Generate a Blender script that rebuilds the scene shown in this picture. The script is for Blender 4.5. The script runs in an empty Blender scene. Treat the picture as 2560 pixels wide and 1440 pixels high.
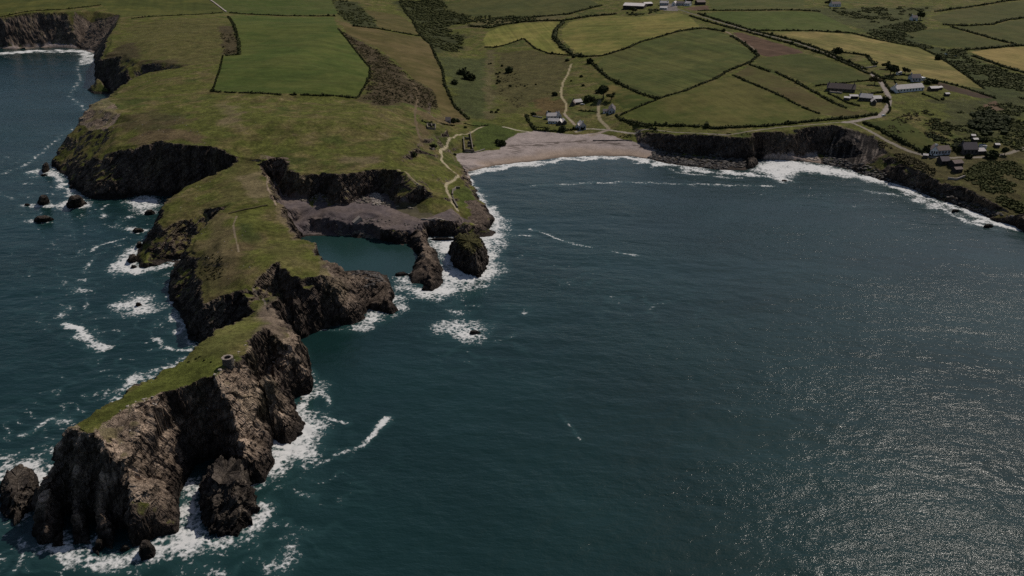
import bpy, bmesh, math, random
import numpy as np
from mathutils import Vector, Matrix
from mathutils.geometry import delaunay_2d_cdt

# ------------------------------------------------------------------ camera, sky, sun, exposure
SC = bpy.context.scene
COL = SC.collection
CAM_H, PITCH, HFOV = 200.0, math.radians(25), math.radians(65)
cam_d = bpy.data.cameras.new('camera'); cam = bpy.data.objects.new('camera', cam_d); COL.objects.link(cam)
cam.location = (0, 0, CAM_H); cam.rotation_euler = (math.pi/2 - PITCH, 0, 0)
cam_d.sensor_width = 36; cam_d.angle = HFOV; cam_d.clip_start = 1; cam_d.clip_end = 40000
SC.camera = cam
SUN_EL, SUN_AZ = math.radians(47), math.radians(40)      # azimuth from +Y (view) towards +X
W = bpy.data.worlds.new("World"); SC.world = W; W.use_nodes = True
wn = W.node_tree.nodes; bg = wn['Background']
sky = wn.new('ShaderNodeTexSky'); sky.sky_type = 'NISHITA'; sky.sun_disc = False
sky.sun_elevation = SUN_EL; sky.sun_rotation = SUN_AZ; sky.altitude = 200
sky.air_density = 1.0; sky.dust_density = 1.5; sky.ozone_density = 1.0
W.node_tree.links.new(sky.outputs[0], bg.inputs[0]); bg.inputs[1].default_value = 0.05
sl = bpy.data.lights.new('sun', 'SUN'); sl.energy = 3.2; sl.angle = math.radians(0.53); sl.color = (1.0, 0.93, 0.84)
so = bpy.data.objects.new('sun', sl); COL.objects.link(so)
sdir = Vector((math.sin(SUN_AZ)*math.cos(SUN_EL), math.cos(SUN_AZ)*math.cos(SUN_EL), math.sin(SUN_EL)))
so.rotation_euler = sdir.to_track_quat('Z', 'Y').to_euler(); so.location = (0, 0, 400)
SC.view_settings.view_transform = 'Standard'; SC.view_settings.look = 'None'
SC.view_settings.exposure = -0.05; SC.view_settings.gamma = 1
SC.cycles.max_bounces = 4; SC.cycles.diffuse_bounces = 2; SC.cycles.glossy_bounces = 2
SC.cycles.use_denoising = False; SC.cycles.sample_clamp_direct = 2.5

rng = np.random.default_rng(7); random.seed(7)
LOD = 1.0

# ------------------------------------------------------------------ numpy helpers
F_PX = 1280/math.tan(HFOV/2)
def ray(px, py):
    a = (px-1280)/F_PX; b = (py-720)/F_PX
    return (a, math.cos(PITCH)-b*math.sin(PITCH), -math.sin(PITCH)-b*math.cos(PITCH))
def at(px, py, z):                                        # point of the sight line through a photo pixel at height z
    v = ray(px, py); t = (z-CAM_H)/v[2]
    return (v[0]*t, v[1]*t)
_perm = np.random.default_rng(3).permutation(256).astype(np.int32); _perm = np.concatenate([_perm, _perm, _perm])
_g = np.random.default_rng(4).normal(size=(256, 3)).astype(np.float32); _g /= np.linalg.norm(_g, axis=1)[:, None]
def noise3(x, y, z):                                      # gradient noise, about -0.8..0.8
    x = np.asarray(x, np.float32); y = np.asarray(y, np.float32); z = np.asarray(z, np.float32)
    xi = np.floor(x).astype(np.int32); yi = np.floor(y).astype(np.int32); zi = np.floor(z).astype(np.int32)
    xf = x-xi; yf = y-yi; zf = z-zi
    u = xf*xf*xf*(xf*(xf*6-15)+10); v = yf*yf*yf*(yf*(yf*6-15)+10); w = zf*zf*zf*(zf*(zf*6-15)+10)
    xi &= 255; yi &= 255; zi &= 255
    out = 0
    for dx in (0, 1):
        wx = u if dx else 1-u
        for dy in (0, 1):
            wy = v if dy else 1-v
            for dz in (0, 1):
                wz = w if dz else 1-w
                h = _perm[_perm[_perm[(xi+dx) & 255]+((yi+dy) & 255)]+((zi+dz) & 255)]
                g = _g[h]
                out = out + wx*wy*wz*(g[..., 0]*(xf-dx)+g[..., 1]*(yf-dy)+g[..., 2]*(zf-dz))
    return out*1.6
def noise2(x, y, s=0.0): return noise3(x, y, np.full(np.shape(x), 0.37+s, np.float32))
def fbm2(x, y, oct=4, s=0.0):
    o = 0; a = 1.0; t = 0
    for k in range(oct):
        o = o+a*noise2(x*2**k, y*2**k, s+k*7.3); t += a; a *= 0.5
    return o/t
def sstep(a, b, x):
    t = np.clip((x-a)/(b-a), 0, 1); return t*t*(3-2*t)
def seg_dist(P, Q):                                       # distance of points P (n,2) to polyline Q (m,2)
    d = np.full(len(P), 1e9, np.float32)
    for a, b in zip(Q[:-1], Q[1:]):
        ab = b-a; t = np.clip(((P-a)@ab)/(ab@ab+1e-9), 0, 1)
        d = np.minimum(d, np.hypot(P[:, 0]-a[0]-t*ab[0], P[:, 1]-a[1]-t*ab[1]))
    return d
def in_poly(P, Q):
    x, y = P[:, 0], P[:, 1]; ins = np.zeros(len(P), bool)
    for (x1, y1), (x2, y2) in zip(Q, np.roll(Q, -1, 0)):
        if y1 == y2: continue
        ins ^= ((y1 > y) != (y2 > y)) & (x < (x2-x1)*(y-y1)/(y2-y1)+x1)
    return ins

# ------------------------------------------------------------------ relief: heights along break lines seen in the photograph
def pt(p):
    if len(p) == 3:
        x, y = at(*p); return (x, y, p[2])
    px, py, z, dr, zn = p                                 # a point a distance dr behind a visible edge
    x, y = at(px, py, z); r = math.hypot(x, y); k = (r+dr)/r
    return (x*k, y*k, zn)
COAST = [(-500,128,0),(0,121,0),(100,119,0),(200,122,0),(236,132,0),(238,165,0),(239,213,0),(258,219,0),(277,236,0),
 (336,195,37,42,0),(302,218,33,14,0),(280,240,28,12,0),(250,250,41,22,0),(215,280,36,16,0),(170,345,20,12,0),(140,395,6,6,0),
 (133,412,0),(148,433,0),(168,440,0),(171,460,0),(198,487,0),(235,494,0),(269,497,0),(336,489,0),(403,487,0),(450,488,0),(500,489,0),(545,488,0),(570,492,0),
 (540,503,0),(470,508,0),(420,508,0),(398,512,0),(396,530,0),(403,548,0),(393,581,0),(376,601,0),(346,615,0),(340,640,0),(348,669,0),(396,665,0),
 (433,650,0),(450,649,0),(447,665,0),(430,702,0),(427,722,0),(433,763,0),(453,803,0),(470,847,0),(494,860,0),(540,858,0),(580,846,0),(620,850,0),
 (580,890,0),(500,862,31,20,0),(450,915,30.5,18,0),(400,945,30,17,0),(300,1005,32,17,0),(200,1070,31,15,0),(141,1098,31,11,0),
 (116,1150,0),(105,1180,0),(113,1235,0),(89,1335,0),(97,1367,0),(133,1363,0),(157,1338,0),(168,1345,0),(177,1371,0),(225,1380,0),(236,1350,0),(250,1392,0),(300,1378,0),(342,1367,0),
 (387,1355,0),(439,1343,0),(455,1303,0),(447,1247,0),(475,1208,0),(505,1202,0),(550,1215,0),(608,1212,0),(644,1206,0),(672,1162,0),(668,1102,0),(672,1050,0),
 (685,1009,0),(720,1012,0),(753,1021,0),(769,981,0),(765,920,0),(752,880,0),(738,845,0),(735,825,0),(770,828,0),(808,818,0),(875,817,0),(909,797,0),
 (916,775,0),(936,780,0),(976,763,0),(986,733,0),(983,712,0),(962,688,0),(942,681,0),(912,677,0),(868,678,0),(825,660,25,16,0),(786,625,24,16,0),(739,591,23,14,0),
 (754,590,0),(774,584,0),(838,588,0),(889,586,0),(949,598,0),(990,609,0),(1025,609,0),(1037,625,0),(1050,646,0),(1040,659,0),(1030,680,0),(1012,697,0),
 (1030,708,0),(1060,718,0),(1080,713,0),(1099,699,0),(1105,669,0),(1097,639,0),(1072,618,0),(1060,600,0),(1070,593,0),(1117,592,0),(1164,585,0),(1215,575,0),
 (1238,545,0),(1211,518,0),(1201,501,0),(1184,471,0),(1171,441,0),(1163,433,0),(1220,417,0),(1304,406,0),(1405,396,0),(1505,390,0),(1573,390,0),
 (1633,400,0),(1675,410,0),(1720,416,0),(1787,424,0),(1860,427,0),(1885,412,0),(1900,399,0),(1994,397,0),(2050,409,0),(2125,424,0),(2200,446,0),
 (2286,472,0),(2350,502,0),(2425,525,0),(2480,548,0),(2560,565,0),(2700,620,0)]
coast = [pt(p) for p in COAST]
coast_loop = coast+[(800,430,0),(1600,380,0),(6000,300,0)]
LAND_POLY = np.array([c[:2] for c in coast_loop]+[(9000,9000),(-9000,9000),(-6000,1900),(-2600,1450)])
LINES = [                                                 # cliff edges, cliff feet, ridges
 [(-500,40,46),(-200,42,46),(0,44,45),(84,30,51),(168,31,50),(240,28,50),(302,36,50),(293,60,46),(268,98,40),(250,150,31),(244,195,14)],
 [(-500,112,4),(0,112,4),(35,116,4),(130,108,5),(200,114,4),(228,124,4)],
 [(465,163,42),(400,156,40),(350,160,36),(320,170,32),(300,184,24)],
 [(465,167,42),(430,175,41),(370,181,39),(336,195,37),(302,218,33),(280,240,28),(262,249,38),(250,250,41),(225,262,38),(215,280,36),(200,312,28),(170,345,20),(150,375,11),(140,395,6)],
 [(430,175,41,30,33),(370,181,39,48,15)],
 [(262,275,40),(240,295,35),(232,325,28),(222,360,20),(215,413,17),(245,388,25),(285,378,30),(320,376,32),(356,363,36),(403,352,39),(450,358,38.5),(504,363,38),(554,373,36),(575,388,32.5),(600,394,30.5),(640,396,30.5),(664,400,30.5),(690,392,31),(715,397,31.5),(731,427,31),(754,439,28),(795,434,28.5),(808,429,31),(855,434,32.5),(905,424,31),(950,420,31.5),(989,422,33),(1006,427,32),(1040,461,26),(1083,484,19),(1114,501,15),(1122,526,12)],
 [(588,405,28.5),(620,404,28.5),(645,404,28.5)],
 [(648,420,27.5),(640,412,27.5),(600,413,27.5),(571,420,27.5),(544,437,26),(510,450,24),(470,464,22),(440,490,20),(423,511,19),(413,541,18),(408,565,17),(470,538,21),(504,522,23),(540,500,25),(564,489,26.5),(571,511,27),(551,534,26),(517,568,24),(484,598,22),(470,618,21),(472,640,19),(490,652,19),(500,672,19),(504,689,19),(517,726,19),(521,756,18),(545,742,20),(571,722,22),(595,706,24),(608,722,23),(621,749,21),(631,755,21),(640,775,20)],
 [(551,534,26,10,17),(517,568,24,12,8),(484,598,22,12,2)],
 [(400,592,9),(372,625,6),(362,655,3)],
 [(648,420,27.5),(663,437,26.5),(668,467,25),(675,494,25),(699,524,25),(715,555,24),(739,591,23),(786,625,24),(799,649,25),(808,655,25),(825,660,25),(838,668,22),(825,680,24),(801,689,26),(756,696,26),(722,719,25),(689,743,24),(680,757,23),(700,790,23),(722,812,22),(735,838,19)],
 [(838,668,22),(855,688,17),(875,728,14),(890,762,8)],
 [(868,682,4),(912,682,5),(950,688,5),(960,705,8),(975,720,7),(965,742,7),(930,760,4)],
 # quarry
 [(664,447,17),(690,452,15),(707,490,14),(751,493,14),(764,496,13),(778,521,11),(801,482,16),(822,520,13),(835,512,13),(870,510,13),(905,491,14),(922,481,16),(969,484,15),(989,514,13),(1040,511,13),(1043,535,11),(1085,540,10.5)],
 [(676,450,17,0.1,16),(680,470,15),(692,495,14),(704,514,14),(725,522,13),(748,514,13),(762,500,13)],
 [(716,545,7),(735,560,4),(750,575,3)],
 [(772,548,8),(800,546,8.5),(834,552,8)],[(774,574,1.5),(836,577,1.5)],
 [(940,548,9.5),(943,562,8.5),(955,572,8),(990,574,8),(1035,573,8),(1048,577,8),(1053,600,7),(1062,630,7),(1075,660,8),(1080,690,6)],
 [(1053,556,10),(1090,548,10),(1134,553,10),(1174,556,9),(1205,560,6),(1222,550,4)],
 [(1200,525,7),(1188,500,8),(1170,465,8),(1155,440,7.5),(1145,410,6.5)],
 # tower islet
 [(640,775,20),(632,800,22),(600,804,29),(560,815,31),(530,835,31.5),(500,862,31),(450,915,30.5),(400,945,30),(300,1005,32),(200,1070,31),(141,1098,31)],
 [(680,757,23),(668,790,24),(655,820,29),(620,850,33),(590,890,35.5),(571,909,36),(545,938,35),(480,970,33.5),(400,990,33.5),(330,1010,35),(240,1060,33.5),(170,1095,32)],
 [(141,1098,32),(160,1108,32),(185,1122,32.5),(240,1118,33),(282,1136,29.5),(310,1178,22),(360,1205,17),(405,1222,13.5),(428,1190,16),(452,1140,19),(480,1088,20),(505,1065,24),(545,1050,26),(572,1062,24),(592,1105,17),(625,1128,10),(655,1140,5)],
 [(455,978,32.5),(500,965,33.8),(545,978,31.5),(560,1010,28.5),(545,1050,24)],[(470,1030,28),(452,1140,19)],
 [(735,838,19),(722,865,22),(695,900,25),(665,935,26),(640,985,22),(620,1040,19),(605,1095,13.5)],
 [(735,838,19),(742,880,12),(752,930,9)],[(665,935,27),(700,950,14),(712,985,6)],[(655,1000,12),(660,1080,5)],
 [(125,1180,20),(120,1260,12),(110,1330,6)],[(160,1180,24,2,22),(150,1260,12),(140,1340,4)],[(215,1290,9),(228,1340,4)],
 [(330,1290,10),(390,1290,8)],
 # beach and right-hand coast
 [(1136,386,4),(1186,383,4),(1250,376,4),(1260,356,4),(1294,336,4),(1337,329,4),(1438,339,4),(1489,336,4),(1522,343,4),(1563,353,4),(1600,362,3.5),(1680,382,3),(1740,388,3),(1810,396,3),(1892,398,1.6),(1900,385,4),(1990,392,3),(2046,385,3)],
 [(1585,338,7),(1622,332,14),(1680,334,18.5),(1742,335,20.5),(1810,341,20.5),(1877,345,20),(1892,331,23),(1967,327,23),(1985,345,18),(2000,319,25),(2069,311,27),(2102,317,26),(2130,312,26),(2185,337,22),(2215,375,17),(2260,405,15),(2286,420,14),(2330,440,13),(2380,455,12),(2420,470,12),(2480,500,10),(2560,530,10),(2700,580,10)],
 [(2106,322,25),(2080,352,13),(2056,386,3)],[(2185,340,21),(2160,385,10),(2140,418,3)],
 [(2200,438,3),(2290,462,3),(2360,488,3),(2440,512,3),(2560,552,3),(2700,606,3)],
]
SPOTS = [(735,150,48),(560,60,50),(850,60,50),(0,10,54),(150,5,55),(400,90,49),(340,110,46),(300,140,38),(900,300,40),(1000,330,31),(1080,330,20),(1095,376,15),(1100,400,14),(700,300,43),(500,260,43),(400,220,42),(350,300,41),(290,320,37),(1050,440,24),
 (1118,460,13),(1143,440,11),(1130,420,12),(1142,520,11),(930,200,43),(1000,250,33),(1060,250,21),(1130,270,8),(1200,320,5),(1250,250,6),(1200,150,10),(1110,100,14),(1060,40,20),(1000,0,27),
 (1400,250,9),(1420,140,18),(1300,100,20),(1500,90,31),(1650,60,44),(1600,12,50),(1700,180,29),(1600,240,20),(1580,300,13),(1520,265,10),(1800,250,27),(2000,270,26),(1900,150,39),(2000,80,50),(2150,170,40),
 (2270,230,34),(2165,260,31),(2100,225,34),(2200,200,37),(2300,190,38),(2222,265,30),(2150,298,27),(2250,320,25),(2300,300,27),(2400,240,32),(2500,250,30),(2350,100,43),(2520,60,52),(2300,30,53),(2000,20,60),(2560,0,62),(2560,150,38),(1300,20,36),(1200,10,33),
 (2500,350,23),(2345,385,18),(2425,380,18),(2385,425,15),(2500,400,17),(2560,470,14),(2370,137,37),(2800,300,26),(2800,60,50),(1400,300,5.5),(1450,325,5),(1170,355,6),(1120,300,9),(1480,322,5),
 (620,560,30),(600,450,28),(640,640,29),(560,640,26),(700,650,29),(540,600,25),(640,500,29),(600,690,26),(900,530,12),(850,550,9),(889,561,7),(950,535,12),(905,576,4),(1000,540,11),(800,535,10)]
V = []; E = []
def addline(pts, closed=False):
    i0 = len(V); V.extend(pts)
    for i in range(len(pts)-1): E.append((i0+i, i0+i+1))
addline(coast_loop)
for l in LINES: addline([pt(p) for p in l])
V.extend(pt(p) for p in SPOTS)
for th in range(-60, 61, 8):                              # rolling land towards the horizon
    for r, z in ((2100, 62), (3200, 75), (6000, 95)):
        t = math.radians(th); x, y = r*math.sin(t), r*math.cos(t)
        if in_poly(np.array([[x, y]]), LAND_POLY)[0]: V.append((x, y, z+8*math.sin(th*1.3+r)))
sp = []
rr = 150.
while rr < 6000:
    dt = 14/rr+0.012; th = -1.05
    while th < 1.05:
        sp.append((rr*math.sin(th), rr*math.cos(th))); th += dt
    rr *= 1.035
sp = np.array(sp); cl = np.array([c[:2] for c in coast_loop])
keep = ~in_poly(sp, LAND_POLY) & (seg_dist(sp, cl) > 7)
V.extend((x, y, -9.0) for x, y in sp[keep])
cv, ce, cf, ov, oe, of = delaunay_2d_cdt([Vector((v[0], v[1])) for v in V], E, [], 0, 1e-4)
TV = np.array([(c.x, c.y, 0) for c in cv])
for i, o in enumerate(ov):
    if o: TV[i, 2] = V[o[0]][2]
    else:                                                 # crossing break lines: nearest known heights
        d = np.hypot(np.array([v[0] for v in V])-TV[i, 0], np.array([v[1] for v in V])-TV[i, 1]); k = np.argsort(d)[:2]
        TV[i, 2] = np.mean([V[j][2] for j in k])

# polar sampling grid round the camera's foot, finer near the headland
rs = [150.]
while rs[-1] < 6500:
    r = rs[-1]
    d = 0.36 if r < 640 else 0.36+(r-640)*0.0035
    if r < 190: d = 1.0
    if r > 1700: d = 5+(r-1700)*.03
    rs.append(r+d*LOD)
RS = np.array(rs); NT = int(1500/LOD); T0, T1 = -0.95, 0.95
TH = np.linspace(T0, T1, NT); NR = len(RS)
GX = (RS[:, None]*np.sin(TH)[None]).astype(np.float32); GY = (RS[:, None]*np.cos(TH)[None]).astype(np.float32)
Hh = np.full((NR, NT), -9.0, np.float32)
tvr = np.hypot(TV[:, 0], TV[:, 1]); tvt = np.arctan2(TV[:, 0], TV[:, 1])
for f in cf:
    a, b, c = TV[list(f[:3])]
    if max(a[2], b[2], c[2]) <= -8.9: continue
    ids = list(f[:3]); tr = tvr[ids]; tt = tvt[ids]
    j0 = max(0, int((tt.min()-T0)/(T1-T0)*(NT-1))); j1 = min(NT-1, int((tt.max()-T0)/(T1-T0)*(NT-1))+1)
    # the near side of a long edge can come closer than its ends
    cx = np.array([a, b, c])[:, :2]; rmin = seg_dist(np.zeros((1, 2)), np.vstack([cx, cx[:1]]))[0]
    i0 = max(0, np.searchsorted(RS, rmin)-1); i1 = min(NR-1, np.searchsorted(RS, tr.max())+1)
    if j1 < j0 or i1 < i0: continue
    x = GX[i0:i1+1, j0:j1+1]; y = GY[i0:i1+1, j0:j1+1]
    den = (b[1]-c[1])*(a[0]-c[0])+(c[0]-b[0])*(a[1]-c[1])
    if abs(den) < 1e-9: continue
    w0 = ((b[1]-c[1])*(x-c[0])+(c[0]-b[0])*(y-c[1]))/den; w1 = ((c[1]-a[1])*(x-c[0])+(a[0]-c[0])*(y-c[1]))/den; w2 = 1-w0-w1
    m = (w0 >= -1e-5) & (w1 >= -1e-5) & (w2 >= -1e-5)
    Hh[i0:i1+1, j0:j1+1][m] = (w0*a[2]+w1*b[2]+w2*c[2])[m]

def sample(G, x, y):                                      # bilinear look-up of a grid at world points
    r = np.hypot(x, y); t = np.arctan2(x, y)
    i = np.clip(np.interp(r, RS, np.arange(NR)), 0, NR-1.001); j = np.clip((t-T0)/(T1-T0)*(NT-1), 0, NT-1.001)
    i0 = i.astype(np.int32); j0 = j.astype(np.int32); fi = (i-i0).astype(np.float32); fj = (j-j0).astype(np.float32)
    return (G[i0, j0]*(1-fi)*(1-fj)+G[i0+1, j0]*fi*(1-fj)+G[i0, j0+1]*(1-fi)*fj+G[i0+1, j0+1]*fi*fj)
def blur(A, n):
    for ax in (0, 1):
        c = np.cumsum(np.concatenate([np.repeat(A.take([0], ax), n+1, ax), A, np.repeat(A.take([-1], ax), n, ax)], ax), axis=ax, dtype=np.float64)
        k = A.shape[ax]
        A = ((c.take(range(2*n+1, 2*n+1+k), ax)-c.take(range(0, k), ax))/(2*n+1)).astype(np.float32)
    return A
def slope_of(Hg):
    dr = np.gradient(Hg, axis=0)/np.gradient(RS)[:, None]; dt = np.gradient(Hg, axis=1)/(RS[:, None]*(TH[1]-TH[0]))
    return np.hypot(dr, dt)
LANDISH = Hh > -8.5
# buttresses and gullies: shift the look-up sideways near steep ground
wx = fbm2(GX/22, GY/22, 4, 1.0); wy = fbm2(GX/22, GY/22, 4, 5.0)
steep = sstep(0.35, 0.9, blur(slope_of(Hh), 6))
far = 1/(1+np.maximum(RS-700, 0)/600)[:, None]
amp = (8.0*blur(steep, 5)*far).astype(np.float32)
H1 = sample(Hh, GX+wx*amp, GY+wy*amp)
# soften facets on the gentle ground
gentle = 1-sstep(0.25, 0.6, blur(slope_of(H1), 4))
gm = (gentle > .6).astype(np.float32)+1e-4; Hs = blur(blur(H1*gm, 8), 8)/np.maximum(blur(blur(gm, 8), 8), 1e-6)
H1 = H1*(1-gentle)+Hs*gentle
gentle = blur(gentle, 3)
# sea gaps and slots cut through the rock (outline at water level, steepness of the walls)
for px, st in [([(972,676),(1000,670),(1016,690),(1026,712),(995,745),(984,715)], 1.6),
               ([(452,1245),(472,1196),(508,1188),(515,1225),(520,1300),(532,1360),(448,1360),(458,1303)], 2.6),
               ([(470,1200),(485,1165),(530,1150),(580,1168),(600,1200),(520,1225)], 4.5),
               ([(160,1360),(163,1290),(188,1280),(180,1365)], 4.5), ([(229,1370),(224,1300),(246,1295),(244,1372)], 4.5),
               ([(290,1372),(292,1325),(318,1320),(322,1376)], 4.0)]:
    gp = np.array([at(x, y, 0) for x, y in px])
    gk = np.nonzero((np.abs(GX-gp[:, 0].mean()) < 40) & (np.abs(GY-gp[:, 1].mean()) < 45)); q = np.stack([GX[gk]+1.5*wx[gk], GY[gk]+1.5*wy[gk]], 1)
    gd = seg_dist(q, np.vstack([gp, gp[:1]])); gd = np.where(in_poly(q, gp), -gd, gd); H1[gk] = np.minimum(H1[gk], np.where(gd < 9, -3+np.maximum(gd, 0)*st, 99))
onland = sstep(0.5, 4, H1)
H1 += onland*gentle*(0.9*fbm2(GX/45, GY/45, 3, 2.0)+0.22*noise2(GX/5, GY/5, 3.0)+0.1*noise2(GX/1.7, GY/1.7, 8.0))
del wx, wy, Hs

def hit(px, py):                                          # where the sight line of a photo pixel meets the ground
    v = ray(px, py); t = math.atan2(v[0], v[1]); hr = math.hypot(v[0], v[1])
    j = min(max((t-T0)/(T1-T0)*(NT-1), 0), NT-1.001); j0 = int(j); fj = j-j0
    col = H1[:, j0]*(1-fj)+H1[:, j0+1]*fj
    line = CAM_H+v[2]/hr*RS; k = np.nonzero(line <= np.maximum(col, 0))[0]
    if len(k) == 0: return (RS[-1]*math.sin(t), RS[-1]*math.cos(t), 0)
    k = max(k[0], 1); d0 = line[k-1]-max(col[k-1], 0); d1 = line[k]-max(col[k], 0)
    r = RS[k-1]+(RS[k]-RS[k-1])*d0/(d0-d1+1e-9)
    return (r*math.sin(t), r*math.cos(t), max(float(np.interp(r, RS, col)), 0))
def ground(x, y): return float(sample(H1, np.array([x]), np.array([y]))[0])
def hits(l): return np.array([hit(*p)[:2] for p in l])

# rock relief on the steep ground, pushed sideways and up
PX, PY, PZ = GX.copy(), GY.copy(), H1.copy()
sl1 = slope_of(blur(H1, 2)); ck = sstep(0.45, 1.0, blur(sl1, 3))*sstep(-4, -1, H1)
idx = np.nonzero(ck > 0.02); X = GX[idx]; Y = GY[idx]; Z = H1[idx]; C = ck[idx]
gr = np.gradient(blur(H1, 4), axis=0)/np.gradient(RS)[:, None]; gt = np.gradient(blur(H1, 4), axis=1)/(RS[:, None]*(TH[1]-TH[0]))
gr = gr[idx]; gt = gt[idx]; th = np.arctan2(X, Y); ox = -(gr*np.sin(th)+gt*np.cos(th)); oy = -(gr*np.cos(th)-gt*np.sin(th))
gl = np.hypot(ox, oy)+1e-6; ox /= gl; oy /= gl
bed = X*0.55+Y*0.25-Z*0.8                                 # tilted bedding
n = (2.2*(0.5-np.abs(noise3(X/13, Y/13, Z/20)))*1.6 + 1.5*(0.4-np.abs(noise3(X/5.2, Y/5.2, Z/9)))*1.5
     + 0.9*noise3(bed/1.6, X/7, Y/7) + 0.7*noise3(X/2.2, Y/2.2, Z/3) + 0.35*noise3(X/0.9, Y/0.9, Z/1.2))
bd = bed+1.3*noise3(X/6, Y/6, Z/6); jn = X*.80-Y*.55+.25*Z+1.5*noise3(X/8, Y/8, Z/8+4)
saw = lambda v: v-np.floor(v)-.5
n = n*.8+1.15*saw(bd/3.4)+.6*saw(bd/1.25)+.9*saw(jn/5.5)+.45*saw(jn/2.1)
fa = (1/(1+np.maximum(np.hypot(X, Y)-700, 0)/700))
amp = C*np.minimum(1, 0.35+np.maximum(Z, 0)/8)
PX[idx] += ox*n*amp*0.9; PY[idx] += oy*n*amp*0.9; PZ[idx] += np.minimum(n, .15)*amp*0.4+amp*0.5*noise3(X/3.3+9, Y/3.3, Z/3.3)

# ------------------------------------------------------------------ tags, materials, mesh helpers
def tag(o, label=None, cat=None, group=None, kind=None):
    if label: o['label'] = label
    if cat: o['category'] = cat
    if group: o['group'] = group
    if kind: o['kind'] = kind
    return o
def new_mat(name):
    m = bpy.data.materials.new(name); m.use_nodes = True
    return m, m.node_tree.nodes, m.node_tree.links, m.node_tree.nodes['Principled BSDF']
def nd(N, typ, **kw):
    n = N.new('ShaderNode'+typ)
    for k, v in kw.items():
        if k in ('operation', 'blend_type', 'data_type', 'attribute_name', 'feature', 'noise_dimensions', 'clamp', 'distance', 'voronoi_dimensions'): setattr(n, k, v)
        else: n.inputs[k].default_value = v
    return n
def ramp(N, L, src, pts):
    r = N.new('ShaderNodeValToRGB'); L.new(src, r.inputs[0]); el = r.color_ramp.elements
    while len(el) < len(pts): el.new(0.5)
    for e, (p, c) in zip(el, pts): e.position = p; e.color = (c, c, c, 1) if not isinstance(c, tuple) else (*c, 1)
    return r.outputs[0]
def math_n(N, L, op, a, b=None, c=None):
    n = N.new('ShaderNodeMath'); n.operation = op
    for i, v in enumerate((a, b, c)):
        if v is None: continue
        if isinstance(v, (int, float)): n.inputs[i].default_value = v
        else: L.new(v, n.inputs[i])
    return n.outputs[0]
def mulcol(N, L, col, fac):
    n = N.new('ShaderNodeMix'); n.data_type = 'RGBA'; n.blend_type = 'MULTIPLY'; n.inputs[0].default_value = 1
    L.new(col, n.inputs[6]); L.new(fac, n.inputs[7]); return n.outputs[2]
def mixcol(N, L, fac, a, b):
    n = N.new('ShaderNodeMix'); n.data_type = 'RGBA'
    L.new(fac, n.inputs[0])
    for i, v in ((6, a), (7, b)):
        if isinstance(v, tuple): n.inputs[i].default_value = (*v, 1)
        else: L.new(v, n.inputs[i])
    return n.outputs[2]
def ground_mat(name, lo, hi, scales, bump, rough=0.95, strata=False):
    m, N, L, B = new_mat(name)
    g = nd(N, 'NewGeometry'); at_ = nd(N, 'Attribute', attribute_name='col')
    f = None
    for k, s in enumerate(scales):
        n = nd(N, 'TexNoise', Scale=s, Detail=4.0, Roughness=0.6); L.new(g.outputs['Position'], n.inputs['Vector'])
        r = ramp(N, L, n.outputs[0], [(0.3, lo), (0.7, hi)])
        f = r if f is None else mulcol(N, L, f, r)
    if strata:
        mp = nd(N, 'Mapping', Scale=(0.5, 0.5, 0.12), Rotation=(0.4, 0.5, 0.6)); L.new(g.outputs['Position'], mp.inputs[0])
        v = nd(N, 'TexVoronoi', feature='DISTANCE_TO_EDGE', Scale=0.8); L.new(mp.outputs[0], v.inputs['Vector'])
        f = mulcol(N, L, f, ramp(N, L, v.outputs[0], [(0.0, 0.45), (0.09, 1.0)]))
    L.new(mulcol(N, L, at_.outputs[0], f), B.inputs['Base Color'])
    bp = nd(N, 'Bump', Strength=1.0, Distance=bump); n = nd(N, 'TexNoise', Scale=scales[-1]*1.3, Detail=5.0, Roughness=0.65)
    L.new(g.outputs['Position'], n.inputs['Vector']); L.new(n.outputs[0], bp.inputs['Height']); L.new(bp.outputs[0], B.inputs['Normal'])
    B.inputs['Roughness'].default_value = rough; B.inputs['Specular IOR Level'].default_value = 0.06
    return m
M_GRASS = ground_mat('rough_grass', 0.66, 1.36, (0.09, 0.45, 1.6), 0.5)
M_FIELD = ground_mat('pasture', 0.86, 1.13, (0.05, 0.6), 0.15)
M_ROCK = ground_mat('slate_rock', 0.5, 1.5, (0.12, 0.6, 2.2), 0.9, 0.9, True)
M_SAND = ground_mat('shingle', 0.82, 1.17, (0.08, 0.7, 2.5), 0.25)
M_TRACK = ground_mat('gravel_track', 0.85, 1.15, (0.3, 1.5), 0.1)
def plain_mat(name, col, lo=0.8, hi=1.2, scale=1.0, rough=0.85, bump=0.03):
    m, N, L, B = new_mat(name)
    tc = nd(N, 'TexCoord'); n = nd(N, 'TexNoise', Scale=scale, Detail=4.0); L.new(tc.outputs['Object'], n.inputs['Vector'])
    r = ramp(N, L, n.outputs[0], [(0.3, tuple(c*lo for c in col)), (0.7, tuple(c*hi for c in col))]); L.new(r, B.inputs['Base Color'])
    bp = nd(N, 'Bump', Strength=0.6, Distance=bump); L.new(n.outputs[0], bp.inputs['Height']); L.new(bp.outputs[0], B.inputs['Normal'])
    B.inputs['Roughness'].default_value = rough; B.inputs['Specular IOR Level'].default_value = 0.25
    return m
def leaf_mat(name, a, b, scale=0.35):
    m, N, L, B = new_mat(name)
    g = nd(N, 'NewGeometry'); n = nd(N, 'TexNoise', Scale=scale, Detail=3.0); L.new(g.outputs['Position'], n.inputs['Vector'])
    L.new(ramp(N, L, n.outputs[0], [(0.32, a), (0.68, b)]), B.inputs['Base Color'])
    B.inputs['Roughness'].default_value = 0.9; B.inputs['Specular IOR Level'].default_value = 0.1
    return m
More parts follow.
